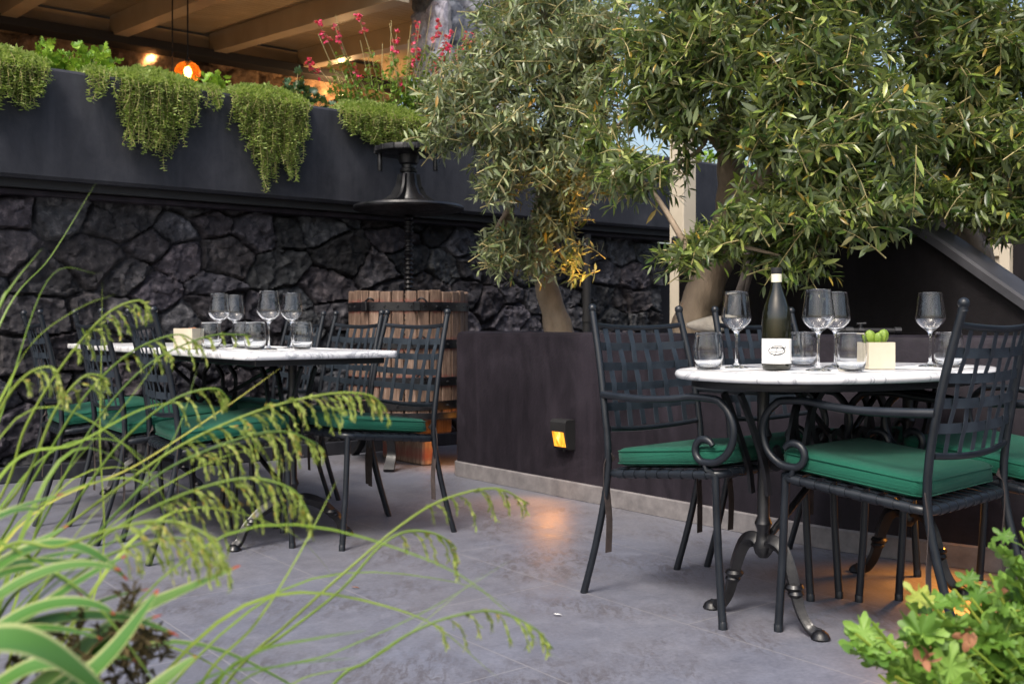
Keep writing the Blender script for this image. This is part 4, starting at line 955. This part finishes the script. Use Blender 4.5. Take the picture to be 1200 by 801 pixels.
# middle tree
b2=W(3.8,-3.442,.72)
olive('large olive tree in the middle with a leaning pale trunk beside the cream post',b2,
  [(b2[0]-.04,b2[1],b2[2],.12),A(812,372,5.05,.092),A(833,318,5.04,.083),A(852,262,5.02,.076),A(856,215,5.0,.066),A(853,165,4.95,.056),A(856,100,4.9,.048)],
  [[A(854,240,5.0,.055),A(888,212,4.85,.045),A(935,165,4.7,.036),A(1000,120,4.5,.022)],[A(855,180,4.95,.045),A(800,110,4.8,.03),A(750,60,4.7,.018)],
   [A(856,110,4.9,.045),A(880,30,4.7,.034),A(930,-60,4.6,.02)],[A(888,212,4.85,.035),A(940,235,4.6,.028),A(1000,230,4.4,.016)],[A(852,262,5.0,.03),A(830,285,4.6,.02),A(800,290,4.4,.012)]],
  [blob(770,60,4.7,66,62),blob(838,62,4.6,70,58),blob(905,80,4.5,76,72),blob(975,70,4.4,76,80),blob(900,160,4.45,44,42,.3),blob(955,180,4.35,72,66),blob(1030,150,4.3,72,76),
   blob(735,195,4.55,52,32,.24,.8),blob(790,195,4.75,26,22,.2,.5),blob(845,277,4.45,58,26,.26,.8),blob(900,250,4.4,58,44,.32),blob(955,248,4.3,54,40,.32),blob(1015,228,4.3,60,42),
   blob(915,300,4.35,38,22,.2,.8),blob(800,295,4.4,34,20,.18,.7),blob(850,-10,4.7,130,50,.5,.8),blob(985,-15,4.5,120,55,.5,.8),blob(955,302,4.3,18,14,.15,.6),blob(700,165,4.8,34,28,.22,.7),blob(762,125,4.75,44,30,.25,.8),blob(805,140,4.7,46,34,.28,.8),blob(870,150,4.6,30,30,.25,.6)],
  MT['olive2'],22,104,(.064,.100),.6)
# right tree, beyond the sloping wall
b3=W(4.95,-2.655,.1)
olive('olive tree on the right growing behind the sloping coping',b3,
  [(b3[0],b3[1],b3[2],.09),A(1150,330,5.16,.075),A(1138,290,5.16,.064),A(1126,250,5.14,.058),A(1116,180,5.1,.05)],
  [[A(1124,240,5.12,.04),A(1165,170,4.95,.03),A(1190,90,4.8,.018)],[A(1118,190,5.1,.04),A(1090,110,4.9,.03),A(1070,30,4.8,.018)],[A(1118,190,5.1,.035),A(1060,200,4.9,.022),A(1030,215,4.7,.012)],[A(1126,250,5.14,.03),A(1160,262,4.8,.02),A(1195,255,4.6,.012)]],
  [blob(1105,70,4.8,82,72),blob(1170,60,4.7,72,86),blob(1120,150,4.7,72,60),blob(1178,165,4.6,56,66),blob(1075,225,4.6,52,40,.3),blob(1150,232,4.6,56,36,.3),blob(1200,245,4.5,44,40,.3),
   blob(1110,-10,4.8,120,50,.5,.8),blob(1240,120,4.6,60,120,.45,.8)],
  MT['olive2'],23,95,(.066,.10),.6)
# dry liana arching from the middle trunk
b=MB(); pts=cr([at(846,378,4.9),at(862,352,4.8),at(872,325,4.75),at(876,300,4.72),at(872,275,4.72),at(862,250,4.8)],7); b.tube(pts,np.linspace(.022,.013,len(pts)),9)
pts=cr([at(858,378,4.86),at(872,345,4.78),at(882,310,4.7),at(884,285,4.7),at(880,262,4.72)],7); b.tube(pts,np.linspace(.014,.009,len(pts)),8)
tag(part('dry_branch',b,MT['deadwood'],None,70,loc=at(846,378,4.9)),'grey dead branch arching up beside the middle olive trunk','branch')

# up-light at the foot of the left tree
q=W(3.70,-4.02,.76); gs=empty('garden_spotlight',q,'small warm spotlight sunk in the planter under the left olive tree','lamp')
b=MB(); b.lathe([(.0,.0),(.035,.0),(.04,.02),(.045,.06),(.04,.06),(.036,.03),(.0,.03)],q,16); part('housing',b,MT['black'],gs,40)
b=MB(); b.lathe([(.001,.034),(.034,.034),(.034,.037),(.001,.037)],q,16); part('lens',b,MT['bulb'],gs,40)
point('spot',q+np.array((0,0,.075)),22,(1,.50,.10),.03,gs,62,at(686,225,5.45))

# ------------------------------------------------------------------ plants in the trough
def trailing(label,u0,u1,hang,seed,n=130,top=.10):
    r=np.random.default_rng(seed); uc=(u0+u1)/2; base=W(uc,VF-.25,PZ1-.05)
    o=empty('trailing_plant',base,label,'trailing plant','trailing plants along the trough'); st_=MB(); P=[];D=[];N=[]
    for i in range(n):
        x=r.uniform(-1,1); u=uc+x*(u1-u0)/2*.92; prof_=(1-abs(x)**2.2)
        L=hang*(.2+.8*prof_**.6)*(.42+.75*float(vnoise(np.array(x*2.6+seed*.37+9),np.array(seed*1.3))))*r.uniform(.4,1.1)+.03; dp=r.uniform(.05,.42); tp=top*(.35+.65*prof_)*r.uniform(.2,1.0)
        out=r.uniform(.012,.085); uu=u+r.normal(0,.02)
        pts=[W(u,VF-dp,PZ1-.05),W(u+r.normal(0,.02),VF-dp*.6,PZ1+tp*.9),W(uu,VF-.01,PZ1+tp*.55+.015),W(uu+r.normal(0,.01),VF+out,PZ1-.02)]
        m=max(2,int(L/.10))
        for k in range(1,m+1): pts.append(W(uu+r.normal(0,.018),VF+out*(1+.1*k)*r.uniform(.75,1.15)+.004,PZ1-.02-L*k/m))
        c=cr(pts,5); st_.tube(c[::2],.0016,3,cap=False)
        seg=np.linalg.norm(np.diff(c,axis=0),axis=1); s=np.concatenate([[0],np.cumsum(seg)]); q=np.arange(.05,s[-1],.0155)
        pp=np.stack([np.interp(q,s,c[:,k]) for k in range(3)],1); tg=nrm(np.gradient(pp,axis=0)) if len(pp)>2 else np.zeros_like(pp)
        if len(pp)<3: continue
        for k in range(3):
            a=r.normal(size=(len(pp),3)); a=nrm(a-tg*np.sum(a*tg,1,keepdims=True)); P.append(pp); D.append(nrm(a+tg*.35)); N.append(nrm(tg+r.normal(0,.3,(len(pp),3))))
    P=np.concatenate(P);D=np.concatenate(D);N=np.concatenate(N)
    b=MB(); L=r.uniform(.016,.032,len(P)); b.leaves(P,D,N,L,L*.40,.1,.1); part('foliage',b,MT['trail'],o,180); part('stems',st_,MT['twig'],o,180)
def ufor(px,v=VF):
    k=(px-600)/1200; return (-UY*v-k*UX*v)/(UX-k*UY) if False else ((k*(-UX*v))-UY*v)/(UX-k*UY)
def span(a,b_): return ufor(a),ufor(b_)
for a,b_,h,n,lab,tp in ((-40,50,.26,140,'grey green trailing plant at the left picture edge spilling over the trough',.10),(94,128,.15,13,'short wisps of trailing stems left of the big hanging plant',.05),
      (134,230,.40,160,'big trailing plant hanging over the trough under the amber pendant lamp',.10),(236,258,.13,9,'thin trailing sprigs between the two big hanging plants',.03),(272,356,.50,155,'longest trailing plant, hanging right of the pendant lamp',.10),
      (395,500,.26,170,'trailing plant under the red flowers behind the press screw',.10)):
    u0,u1=span(a,b_); trailing(lab,u0,u1,h,int(a)+200,n,tp)
def lobed_template(nl=5,n=25,depth=.35,cup=.18,ruffle=.05,notch=True):
    a=np.linspace(-math.pi*.92,math.pi*.92,n); r=.5*(1-depth+depth*np.abs(np.cos(a*nl/2))**.6)*(1+.15*np.cos(a*nl*3)); r*= (1-.25*np.abs(a/math.pi)**3)
    x=r*np.sin(a); y=.5*.75+r*np.cos(a)*1.0-.12; z=cup*(x*x+(y-.3)**2)*2+ruffle*np.sin(a*nl*2)
    mid=np.stack([x*.5,.3+(y-.3)*.5,cup*.25*(x*x)+0*x-.0],1)
    V=np.concatenate([[(0,0,0),(0,.3,-.03)],np.stack([x,y,z],1),mid]); i=np.arange(n-1)
    return V,[np.stack([np.full(n-1,1),2+n+i+1,2+n+i],-1),np.stack([2+n+i,2+n+i+1,2+i+1,2+i],-1),np.array([[0,1,2+n],[0,2+2*n-1,1]])]
def lobes(mb,P,D,N,size,tmpl):
    D=nrm(D); N=nrm(N-D*np.sum(N*D,1,keepdims=True)); X=np.cross(D,N); mb.stamp(tmpl[0],tmpl[1],P,X,D,N,size)
def bushy(name,label,base,rad,n,size,m,seed,tmpl,group=None,cat='plant'):
    r=np.random.default_rng(seed); o=empty(name,base,label,cat,group); b=MB(); s=MB(); rad=np.asarray(rad)
    d=unit(r,n); d[:,2]=np.abs(d[:,2]); P=np.asarray(base)+d*rad*r.uniform(.55,1.0,(n,1)); Dd=nrm(d+r.normal(0,.4,(n,3))); N=nrm(d*.5+np.array((0,0,.8))+r.normal(0,.35,(n,3)))
    lobes(b,P,Dd,N,r.uniform(size*.6,size*1.2,n),tmpl)
    for i in range(0,n,3): s.tube(cr([base,(np.asarray(base)+P[i])/2+(0,0,.02),P[i]],4),.0025,4,cap=False)
    part('foliage',b,m,o,180); part('stems',s,MT['twig'],o,180); return o
TL=lobed_template(5,31,.3,.25,.09); TG=lobed_template(5,71,.60,.12,.07)
for px,py,ry,rx,n,lab,mm in ((52,66,.20,.10,80,'small tuft of bright green leaves at the left end of the trough','lettuce'),(102,70,.22,.22,230,'bright lime green leafy plant on the trough, left of the pendant lamp','lettuce'),
        (345,98,.26,.10,70,'dark green kale like plant right of the longest trailing plant','darkleaf'),(368,110,.18,.12,70,'low dark green leaves beside the wall uplight','darkleaf'),
        (250,98,.16,.16,80,'low bright leaves peeking out right of the pendant lamp','lettuce')):
    u=ufor(px,VF-.3); bb=W(u,VF-.3,PZ1-.03); bushy('leafy_plant',lab,bb,(rx,.14,ry+.05),n,.06,MT[mm],px,TL,'leafy plants in the trough')
u=ufor(832,VF-.3); bushy('leafy_plant','bright green bush on the trough behind the middle olive trunk',W(u,VF-.3,PZ1-.05),(.5,.2,.24),260,.06,MT['lettuce'],77,TL,'leafy plants in the trough')
# red salvia
r=np.random.default_rng(41); uS=ufor(468,VF-.32); base=W(uS,VF-.32,PZ1-.05)
sa=empty('flowering_sage',base,'red flowering sage with loose upright stems on the trough below the stone column','flowering plant'); st_=MB();P=[];D=[];N=[];FP=[];FD=[];FN=[]
for i in range(84):
    x=r.uniform(-.5,.75); h=r.uniform(.30,.95)*(1-.35*abs(x)); top=base+np.array((x*1.15+r.normal(0,.04),r.uniform(-.12,.05)+x*.3,h+.04)); c=cr([base+np.array((x*.45,x*.2,0)),base+np.array((x*.85,x*.25,h*.55)),top],9)
    st_.tube(c,.0022,4,cap=False)
    for k in range(3,len(c)-6 if h>.4 else len(c)-3):
        for q in range(5):
            d=nrm(r.normal(size=3)+(0,0,.25)); P.append(c[k]+r.normal(0,.012,3)); D.append(d); N.append(nrm(r.normal(0,.4,3)+(0,0,1)))
    if r.random()<.5:
        for k in range(len(c)-4,len(c)):
            for q in range(r.integers(2,7)):
                d=nrm(r.normal(size=3)+(0,0,.15)); p=c[k]+d*.012
                for w_ in range(3): FP.append(p); FD.append(nrm(d+r.normal(0,.4,3))); FN.append(nrm(r.normal(0,.5,3)+(0,0,1)))
P,D,N=map(np.array,(P,D,N)); b=MB(); L=r.uniform(.026,.055,len(P)); b.leaves(P,D,N,L,L*.42,.1,.15); part('foliage',b,MT['salvia'],sa,180)
FP,FD,FN=map(np.array,(FP,FD,FN)); b=MB(); L=r.uniform(.018,.036,len(FP)); b.leaves(FP,FD,FN,L,L*.75,.1,.2); part('flowers',b,MT['petal'],sa,180); part('stems',st_,MT['twig'],sa,180)

# ------------------------------------------------------------------ foreground grasses
def ribbon(mb,pts,w0,tipf=.35,nhint=(0,-.35,1),fold=.25,bl=.25):
    P=np.asarray(pts); n=len(P); T=nrm(np.gradient(P,axis=0)); S=nrm(np.cross(T,np.asarray(nhint,float))); N=np.cross(S,T); t=np.linspace(0,1,n)
    w=w0*np.clip(np.minimum(.55+t/bl*.45,1),0,1)*np.clip((1-t)/tipf,0.0,1)**.75; w=np.maximum(w,w0*.015)
    V=np.stack([P-S*w[:,None]*.5+N*(fold*w*.5)[:,None],P-S*w[:,None]*.25+N*(fold*w*.2)[:,None],P,P+S*w[:,None]*.25+N*(fold*w*.2)[:,None],P+S*w[:,None]*.5+N*(fold*w*.5)[:,None]],1)
    idx=np.arange(n*5).reshape(n,5); mb.add(V.reshape(-1,3),[np.stack([idx[:-1,:-1],idx[:-1,1:],idx[1:,1:],idx[1:,:-1]],-1).reshape(-1,4)])
    return np.tile(t[:,None],(1,5)).reshape(-1), np.tile(np.array([1,.5,0,.5,1.]),(n,1)).reshape(-1)
def panicle(seed_mb,stem_mb,c,start,r,blen=.075,dens=1.0,side=(0,0,-1),sz=(.006,.0105),lean=(0,0,0)):
    """c: stem polyline; drooping branchlets with spikelets over its last part"""
    n=len(c); T=nrm(np.gradient(c,axis=0)); k0=int(n*start); P=[];D=[];N=[]
    s=np.concatenate([[0],np.cumsum(np.linalg.norm(np.diff(c,axis=0),axis=1))]); q=np.arange(s[k0],s[-1],.0085/dens)
    for j,v in enumerate(q):
        f=(v-s[k0])/(s[-1]-s[k0]); p=np.array([np.interp(v,s,c[:,m]) for m in range(3)]); t=nrm(np.array([np.interp(v,s,T[:,m]) for m in range(3)]))
        L=blen*(.55+.45*math.sin(math.pi*min(1,f*1.1)))*(1-.55*f)*r.uniform(.65,1.15); d0=nrm(t*1.0+r.normal(0,.28,3)+np.array(side)*.25); g=np.array((0,0,-1.0))+np.array(lean)
        m=15; tt=np.linspace(0,1,m)[:,None]; pts=p+d0*L*tt*(1-.35*tt)+g*L*.75*tt**2
        stem_mb.tube(pts[::2],.0005,3,cap=False); tg=nrm(np.gradient(pts,axis=0))
        for i in range(2,m):
            for _ in range(2):
                P.append(pts[i]); D.append(nrm(tg[i]+r.normal(0,.28,3)+(0,0,-.1))); N.append(nrm(r.normal(size=3)))
    P,D,N=map(np.array,(P,D,N)); L=r.uniform(sz[0],sz[1],len(P)); seed_mb.leaves(P,D,N,L,L*.22,.25,.05)
def wp(L,Y0,Y1): return [at(x,y,Y0+(Y1-Y0)*i/(len(L)-1)) for i,(x,y) in enumerate(L)]
def clump(label,base,stems,blades,seed,extra=0,fan=(-.2,.6),spread=.12,blen=.075):
    r=np.random.default_rng(seed); base=np.asarray(base); o=empty('ornamental_grass',base,label,'grass plant','ornamental grasses in the foreground'); sd=MB(); sm=MB(); bm_=MB()
    for L,Y0,Y1,stt,bl,dn in stems:
        w=wp(L,Y0,Y1); p0=base+r.normal(0,.03,3)*(1,1,0); c=cr([p0,(p0*.45+w[0]*.55)+np.array((-.02,0,.03))]+w,8); sm.tube(c,np.linspace(.0022,.0010,len(c)),6)
        cc=cr(w,10); panicle(sd,sm,cc,stt,r,bl,dn)
    for L,Y0,Y1,wd in blades:
        w=wp(L,Y0,Y1); p0=base+r.normal(0,.04,3)*(1,1,0); c=cr([p0,(p0*.4+w[0]*.6)]+w,8); ribbon(bm_,c,wd,.55)
    for i in range(extra):
        a=r.uniform(*fan); h=r.uniform(.35,.75); le=r.uniform(.25,.6); p0=base+r.normal(0,.05,3)*(1,1,0); d=np.array((math.cos(a),math.sin(a),0)); c=cr([p0,p0+d*le*.25+(0,0,h*.6),p0+d*le*.6+(0,0,h*.95),p0+d*le+(0,0,h*.9),p0+d*le*1.25+(0,0,h*.72)],6); ribbon(bm_,c,r.uniform(.004,.008),.6)
    if sm.V: part('stems',sm,MT['grass'],o,180)
    if sd.V: part('seed_heads',sd,MT['seed'],o,180)
    if bm_.V: part('blades',bm_,MT['grass'],o,180)
clump('tall grass at the left picture edge whose seed heads droop before the chairs',(-.86,1.05,.1),
  [([(-10,600),(30,500),(75,425),(125,368),(165,352),(172,372)],1.30,1.34,.45,.055,.8),
   ([(-20,660),(40,560),(95,470),(150,415),(205,392),(232,402)],1.32,1.36,.55,.05,.5),
   ([(-10,720),(50,610),(105,505),(170,430),(240,395),(290,392)],1.32,1.45,.62,.045,.45),
   ([(-30,640),(30,560),(65,480),(100,440),(128,445)],1.2,1.25,.55,.06,.7),
   ([(0,700),(80,600),(140,520),(200,470),(250,455),(270,470)],1.25,1.3,.6,.055,.6),
   ([(-30,560),(0,480),(30,440),(60,430),(72,450)],1.15,1.15,.45,.05,.7)],
  [([(0,470),(40,400),(95,360),(135,345)],1.3,1.3,.006),([(-10,520),(55,330),(118,320)],1.36,1.4,.004),([(20,620),(160,545),(260,480),(330,430)],1.3,1.4,.006),([(0,560),(90,520),(165,480),(215,470)],1.2,1.25,.009),
   ([(0,640),(60,585),(140,560),(190,575)],1.2,1.2,.008),([(-10,610),(60,530),(130,515),(180,545)],1.25,1.3,.007),([(0,380),(60,300),(112,215)],1.5,1.6,.004),([(-10,380),(14,335),(50,290)],1.3,1.35,.006),
   ([(110,700),(117,500),(120,330)],1.4,1.45,.003)],51,4,(-.3,.7))
clump('feathery grass in the lower left with broad arching seed heads before the table legs',(-.62,1.02,.1),
  [([(-10,690),(60,630),(140,570),(215,520),(300,482),(380,462),(430,462),(452,478)],1.20,1.28,.42,.075,1.0),
   ([(0,720),(70,665),(150,610),(225,575),(290,560),(340,572),(362,600)],1.08,1.08,.40,.075,1.1),
   ([(-10,660),(70,640),(130,620),(190,610),(240,625),(262,655)],.98,.95,.40,.07,1.1),
   ([(10,740),(100,640),(180,560),(262,520),(330,505),(372,520)],1.15,1.2,.5,.07,.9),
   ([(-10,770),(70,690),(140,645),(210,630),(250,650)],1.05,1.02,.5,.06,.8)],
  [([(30,720),(150,600),(250,540),(330,520)],1.15,1.2,.005),([(0,740),(120,620),(200,520),(232,430)],1.2,1.3,.004),([(0,760),(110,650),(180,615),(235,600)],1.0,1.0,.006),([(10,780),(80,640),(150,560)],1.1,1.15,.004),([(20,700),(60,580),(150,470),(200,400)],1.2,1.25,.004)],52,8,(-.2,.9))
clump('sparse grass with long pale stalks reaching across the paving at the bottom centre',(-.42,1.0,.1),
  [([(262,805),(340,728),(410,665),(470,615),(520,585),(580,572),(620,590)],1.15,1.3,.58,.06,.55),
   ([(385,808),(430,775),(480,742),(530,722),(580,716),(625,735),(648,760)],1.1,1.12,.42,.05,.5),
   ([(240,812),(330,745),(400,690),(445,640),(480,622),(520,630),(535,660)],1.12,1.2,.6,.055,.6)],
  [([(232,812),(300,730),(350,650),(396,560)],1.1,1.2,.005),([(270,812),(390,765),(500,715),(600,655)],1.1,1.2,.0035),([(250,815),(300,765),(370,748),(430,738)],1.05,1.05,.007),([(220,815),(330,780),(420,770)],1.0,1.0,.005),([(330,812),(440,770),(570,668)],1.15,1.25,.003)],53,0)
# variegated flax
def flaxmat():
    m=bpy.data.materials.new('flax_blade'); m.use_nodes=True; nt=m.node_tree; nt.nodes.clear()
    out=nt.nodes.new('ShaderNodeOutputMaterial'); b=nt.nodes.new('ShaderNodeBsdfPrincipled'); a=nt.nodes.new('ShaderNodeAttribute'); a.attribute_name='blade'
    sp=nt.nodes.new('ShaderNodeSeparateColor'); nt.links.new(a.outputs['Color'],sp.inputs[0])
    nz=noise(nt,30,4,.6,coords(nt)); g=nt.nodes.new('ShaderNodeNewGeometry')
    base=ramp(nt,g.outputs['Random Per Island'],[(0,(.03,.09,.012)),(.6,(.07,.18,.03)),(1,(.15,.25,.06))])
    c=mix(nt,ramp(nt,sp.outputs['Green'],[(.72,(0,0,0)),(.86,(1,1,1))]),base,(.38,.42,.17))
    tip=nt.nodes.new('ShaderNodeMath'); tip.operation='MULTIPLY_ADD'; tip.inputs[1].default_value=.12; nt.links.new(nz,tip.inputs[0]); nt.links.new(sp.outputs['Red'],tip.inputs[2])
    c=mix(nt,ramp(nt,tip.outputs[0],[(.965,(0,0,0)),(1.0,(1,1,1))]),c,(.34,.06,.025))
    nt.links.new(c,b.inputs['Base Color']); b.inputs['Roughness'].default_value=.42
    t=nt.nodes.new('ShaderNodeBsdfTranslucent'); nt.links.new(c,t.inputs[0]); ms=nt.nodes.new('ShaderNodeMixShader'); ms.inputs[0].default_value=.2
    nt.links.new(b.outputs[0],ms.inputs[1]); nt.links.new(t.outputs[0],ms.inputs[2]); nt.links.new(ms.outputs[0],out.inputs[0]); return m
MT['flax']=flaxmat()
def bern(P,n=36):
    P=np.array(P); k=len(P)-1; t=np.linspace(0,1,n)[:,None]; return sum(math.comb(k,i)*t**i*(1-t)**(k-i)*P[i] for i in range(k+1))
def bez(a,b_,c,d,n=34):
    t=np.linspace(0,1,n)[:,None]; return (1-t)**3*a+3*t*(1-t)**2*b_+3*t*t*(1-t)*c+t**3*d
fb=np.array((-.80,.84,.1)); fl=empty('flax_plant',fb,'variegated flax with cream edged leaves and red tips in the lower left corner','flax plant')
r=np.random.default_rng(61); b=MB(); at1=[];at2=[]
BL=[([(-40,690),(40,745),(110,800),(150,840)],.72,.78,.030),([(95,815),(130,770),(160,728),(186,690)],.86,.88,.024),([(110,735),(165,712),(220,690),(282,662)],1.0,1.05,.022),([(170,815),(200,790),(230,768)],.92,.95,.020),
    ([(-30,745),(40,725),(100,715),(160,722),(210,745)],.95,1.0,.018),([(-20,640),(60,625),(110,640),(150,680)],.98,1.0,.018),([(-30,700),(40,668),(100,655),(142,668)],.92,.95,.020),([(-30,770),(60,700),(110,668),(150,650)],.95,1.0,.016),
    ([(-40,600),(30,590),(60,602)],1.0,1.05,.014),([(-20,655),(40,640),(80,615)],1.05,1.1,.016),([(-20,720),(50,705),(105,700),(135,720)],.9,.92,.02),([(-40,610),(0,600),(75,578)],1.05,1.1,.014),([(60,830),(95,775),(140,735),(190,720)],.98,1.0,.016),
    ([(0,790),(40,770),(90,775),(120,800)],.85,.86,.022),([(-40,650),(30,648),(90,668),(150,640)],1.0,1.06,.012),([(-60,700),(20,660),(80,640),(130,652)],1.02,1.08,.011),([(-60,680),(30,655),(60,665),(98,700)],.95,1.0,.013),([(0,800),(60,735),(110,700),(175,690)],1.02,1.08,.012),([(40,820),(80,790),(130,760),(160,775)],.94,.98,.014),([(-60,760),(10,735),(60,730),(120,748)],.86,.92,.016)]
for L,Y0,Y1,wd in BL:
    w=wp(L,Y0,Y1); p0=fb+r.normal(0,.05,3)*(1,1,0); c=bern([p0,p0*.5+w[0]*.5+np.array((0,0,.10))]+[x for x in w for _ in (0,1)]); a1,a2=ribbon(b,c,wd*1.15,.55,fold=.16); at1.append(a1);at2.append(a2)
for i in range(46):
    a=r.uniform(-.5,1.6); h=r.uniform(.18,.42); le=r.uniform(.2,.52); p0=fb+r.normal(0,.07,3)*(1.3,1,0); d=np.array((math.cos(a),math.sin(a),0)); c=cr([p0,p0+d*le*.3+(0,0,h*.7),p0+d*le*.7+(0,0,h),p0+d*le*1.05+(0,0,h*.82),p0+d*le*1.2+(0,0,h*.6)],6); a1,a2=ribbon(b,c,r.uniform(.007,.014),.4,fold=.25); at1.append(a1);at2.append(a2)
fo=part('leaves',b,MT['flax'],fl,180); ca=fo.data.color_attributes.new('blade','FLOAT_COLOR','POINT'); n=len(fo.data.vertices); cc=np.ones((n,4),np.float32); cc[:,0]=np.concatenate(at1); cc[:,1]=np.concatenate(at2); ca.data.foreach_set('color',cc.reshape(-1))
sh_=MB(); 
def twigs(p,d,L,dep):
    e=p+d*L; sh_.tube([p,(p+e)/2+r.normal(0,.004,3),e],np.linspace(.0013,.0009,3),4,cap=False)
    if dep==0:
        k=3; sh_.leaves(np.tile(e,(k,1)),nrm(np.tile(d,(k,1))+r.normal(0,.5,(k,3))+(0,0,-.5)),nrm(r.normal(size=(k,3))),r.uniform(.008,.015,k),.0045,.3,.1); return
    for _ in range(3): twigs(p+d*L*r.uniform(.5,1),nrm(d*.8+r.normal(0,.55,3)+(0,0,-.12)),L*.68,dep-1)
for p,q in ((at(95,760,1.0),at(200,705,1.02)),(at(60,800,.98),at(140,700,1.0)),(at(120,770,1.03),at(215,745,1.05)),(at(60,760,1.0),at(130,790,1.0)),(at(20,790,1.0),at(90,735,1.0)),(at(100,770,1.0),at(170,690,1.0))):
    d=q-p; c=cr([fb,(fb+p)/2+(0,0,.03),p],6); sh_.tube(c,.002,5,cap=False); twigs(p,nrm(d),np.linalg.norm(d)*.42,3)
part('seed_stalks',sh_,MT['seedhead'],fl,180)
# scented geranium in the lower right corner
gb_=np.array((.98,1.42,.1)); ge=empty('scented_geranium',gb_,'light green scented geranium with lobed leaves in the lower right corner','geranium plant')
r=np.random.default_rng(71); b=MB(); sm=MB(); br=MB(); GP=[];GD=[];GN=[];GS=[]
tops=[(1003,742,1.40),(1022,728,1.41),(1040,752,1.40),(1062,706,1.42),(1080,694,1.44),(1100,716,1.43),(1118,690,1.45),(1138,700,1.45),(1160,672,1.48),(1175,640,1.5),(1196,622,1.5),(1205,655,1.49),(1196,690,1.46),(1165,722,1.42),(1125,745,1.38),(1085,770,1.36),(1050,792,1.34),(1095,798,1.3),(1140,782,1.34),(1180,760,1.38),(1215,720,1.42),(1215,790,1.32),(1030,790,1.36),(1225,670,1.45)]
for x,y,Y in tops:
    e=at(x,y,Y); p0=gb_+r.normal(0,.05,3)*(1,1,0); c=cr([p0,p0*.5+e*.5+np.array((0,0,-.03))+r.normal(0,.015,3),e],8); sm.tube(c,np.linspace(.0042,.0022,len(c)),6,cap=False)
    k=11; tt=r.uniform(.66,1.0,k)**.7; idx=(tt*(len(c)-1)).astype(int); pp=c[idx]; d=unit(r,k); d[:,2]=d[:,2]*.6+.25; d=nrm(d); pet=r.uniform(.012,.042,k)[:,None]; q=pp+d*pet
    for i in range(0,k): sm.tube([pp[i],(pp[i]+q[i])/2+(0,0,.003),q[i]],.0011,4,cap=False)
    GP.append(q);GD.append(nrm(d+r.normal(0,.25,(k,3))));GN.append(nrm(np.array((0,-.25,.9))+r.normal(0,.35,(k,3))));GS.append(r.uniform(.036,.078,k))
lobes(b,np.concatenate(GP),np.concatenate(GD),np.concatenate(GN),np.concatenate(GS),TG)
part('foliage',b,MT['geranium'],ge,180); part('stems',sm,MT['grass'],ge,180)
for x,y,Y in ((1083,772,1.30),(1136,744,1.36)):
    br=MB(); k=7; p=at(x,y,Y-.02); br.leaves(np.tile(p,(k,1))+r.normal(0,.005,(k,3)),nrm(r.normal(size=(k,3))+(0,-.3,.4)),nrm(r.normal(size=(k,3))+(0,0,1)),r.uniform(.014,.024,k),.010,.2,.2); part('dry_flower_head',br,MT['rust'],ge,180)
# ------------------------------------------------------------------ sky, sun, camera
SUN_EL,SUN_AZ=52,205                                   # azimuth: compass-like, from +Y clockwise
w=bpy.data.worlds.new('World'); scene.world=w; w.use_nodes=True; nt=w.node_tree
bg=nt.nodes['Background']; sky=nt.nodes.new('ShaderNodeTexSky'); sky.sky_type='NISHITA'; sky.sun_disc=False
sky.sun_elevation=R(SUN_EL); sky.sun_rotation=R(SUN_AZ); sky.air_density=1.2; sky.dust_density=5.0; sky.ozone_density=1.0
nt.links.new(sky.outputs[0],bg.inputs[0]); bg.inputs[1].default_value=.12
l=bpy.data.lights.new('sun','SUN'); l.energy=1.5; l.angle=R(14); l.color=(1,.95,.88)
so=bpy.data.objects.new('sun',l); col.objects.link(so)
d=Vector((math.sin(R(SUN_AZ))*math.cos(R(SUN_EL)),math.cos(R(SUN_AZ))*math.cos(R(SUN_EL)),math.sin(R(SUN_EL)))); so.rotation_euler=d.to_track_quat('Z','Y').to_euler(); so.location=(0,-5,12)
cam=bpy.data.cameras.new('camera'); co=bpy.data.objects.new('camera',cam); col.objects.link(co); co.location=(0,0,HC); co.rotation_euler=(R(90),0,0)
cam.sensor_width=36; cam.lens=36.0; cam.shift_y=-20.5/1200; cam.clip_start=.05; cam.clip_end=400
cam.dof.use_dof=True; cam.dof.focus_distance=3.3; cam.dof.aperture_fstop=6.3
scene.camera=co
scene.view_settings.view_transform='Standard'; scene.view_settings.look='None'; scene.view_settings.gamma=1; scene.view_settings.use_curve_mapping=False
scene.view_settings.exposure=1.0
scene.render.engine='CYCLES'; c_=scene.cycles; c_.max_bounces=12; c_.transmission_bounces=12; c_.transparent_max_bounces=16; c_.diffuse_bounces=4; c_.glossy_bounces=4; c_.sample_clamp_indirect=6
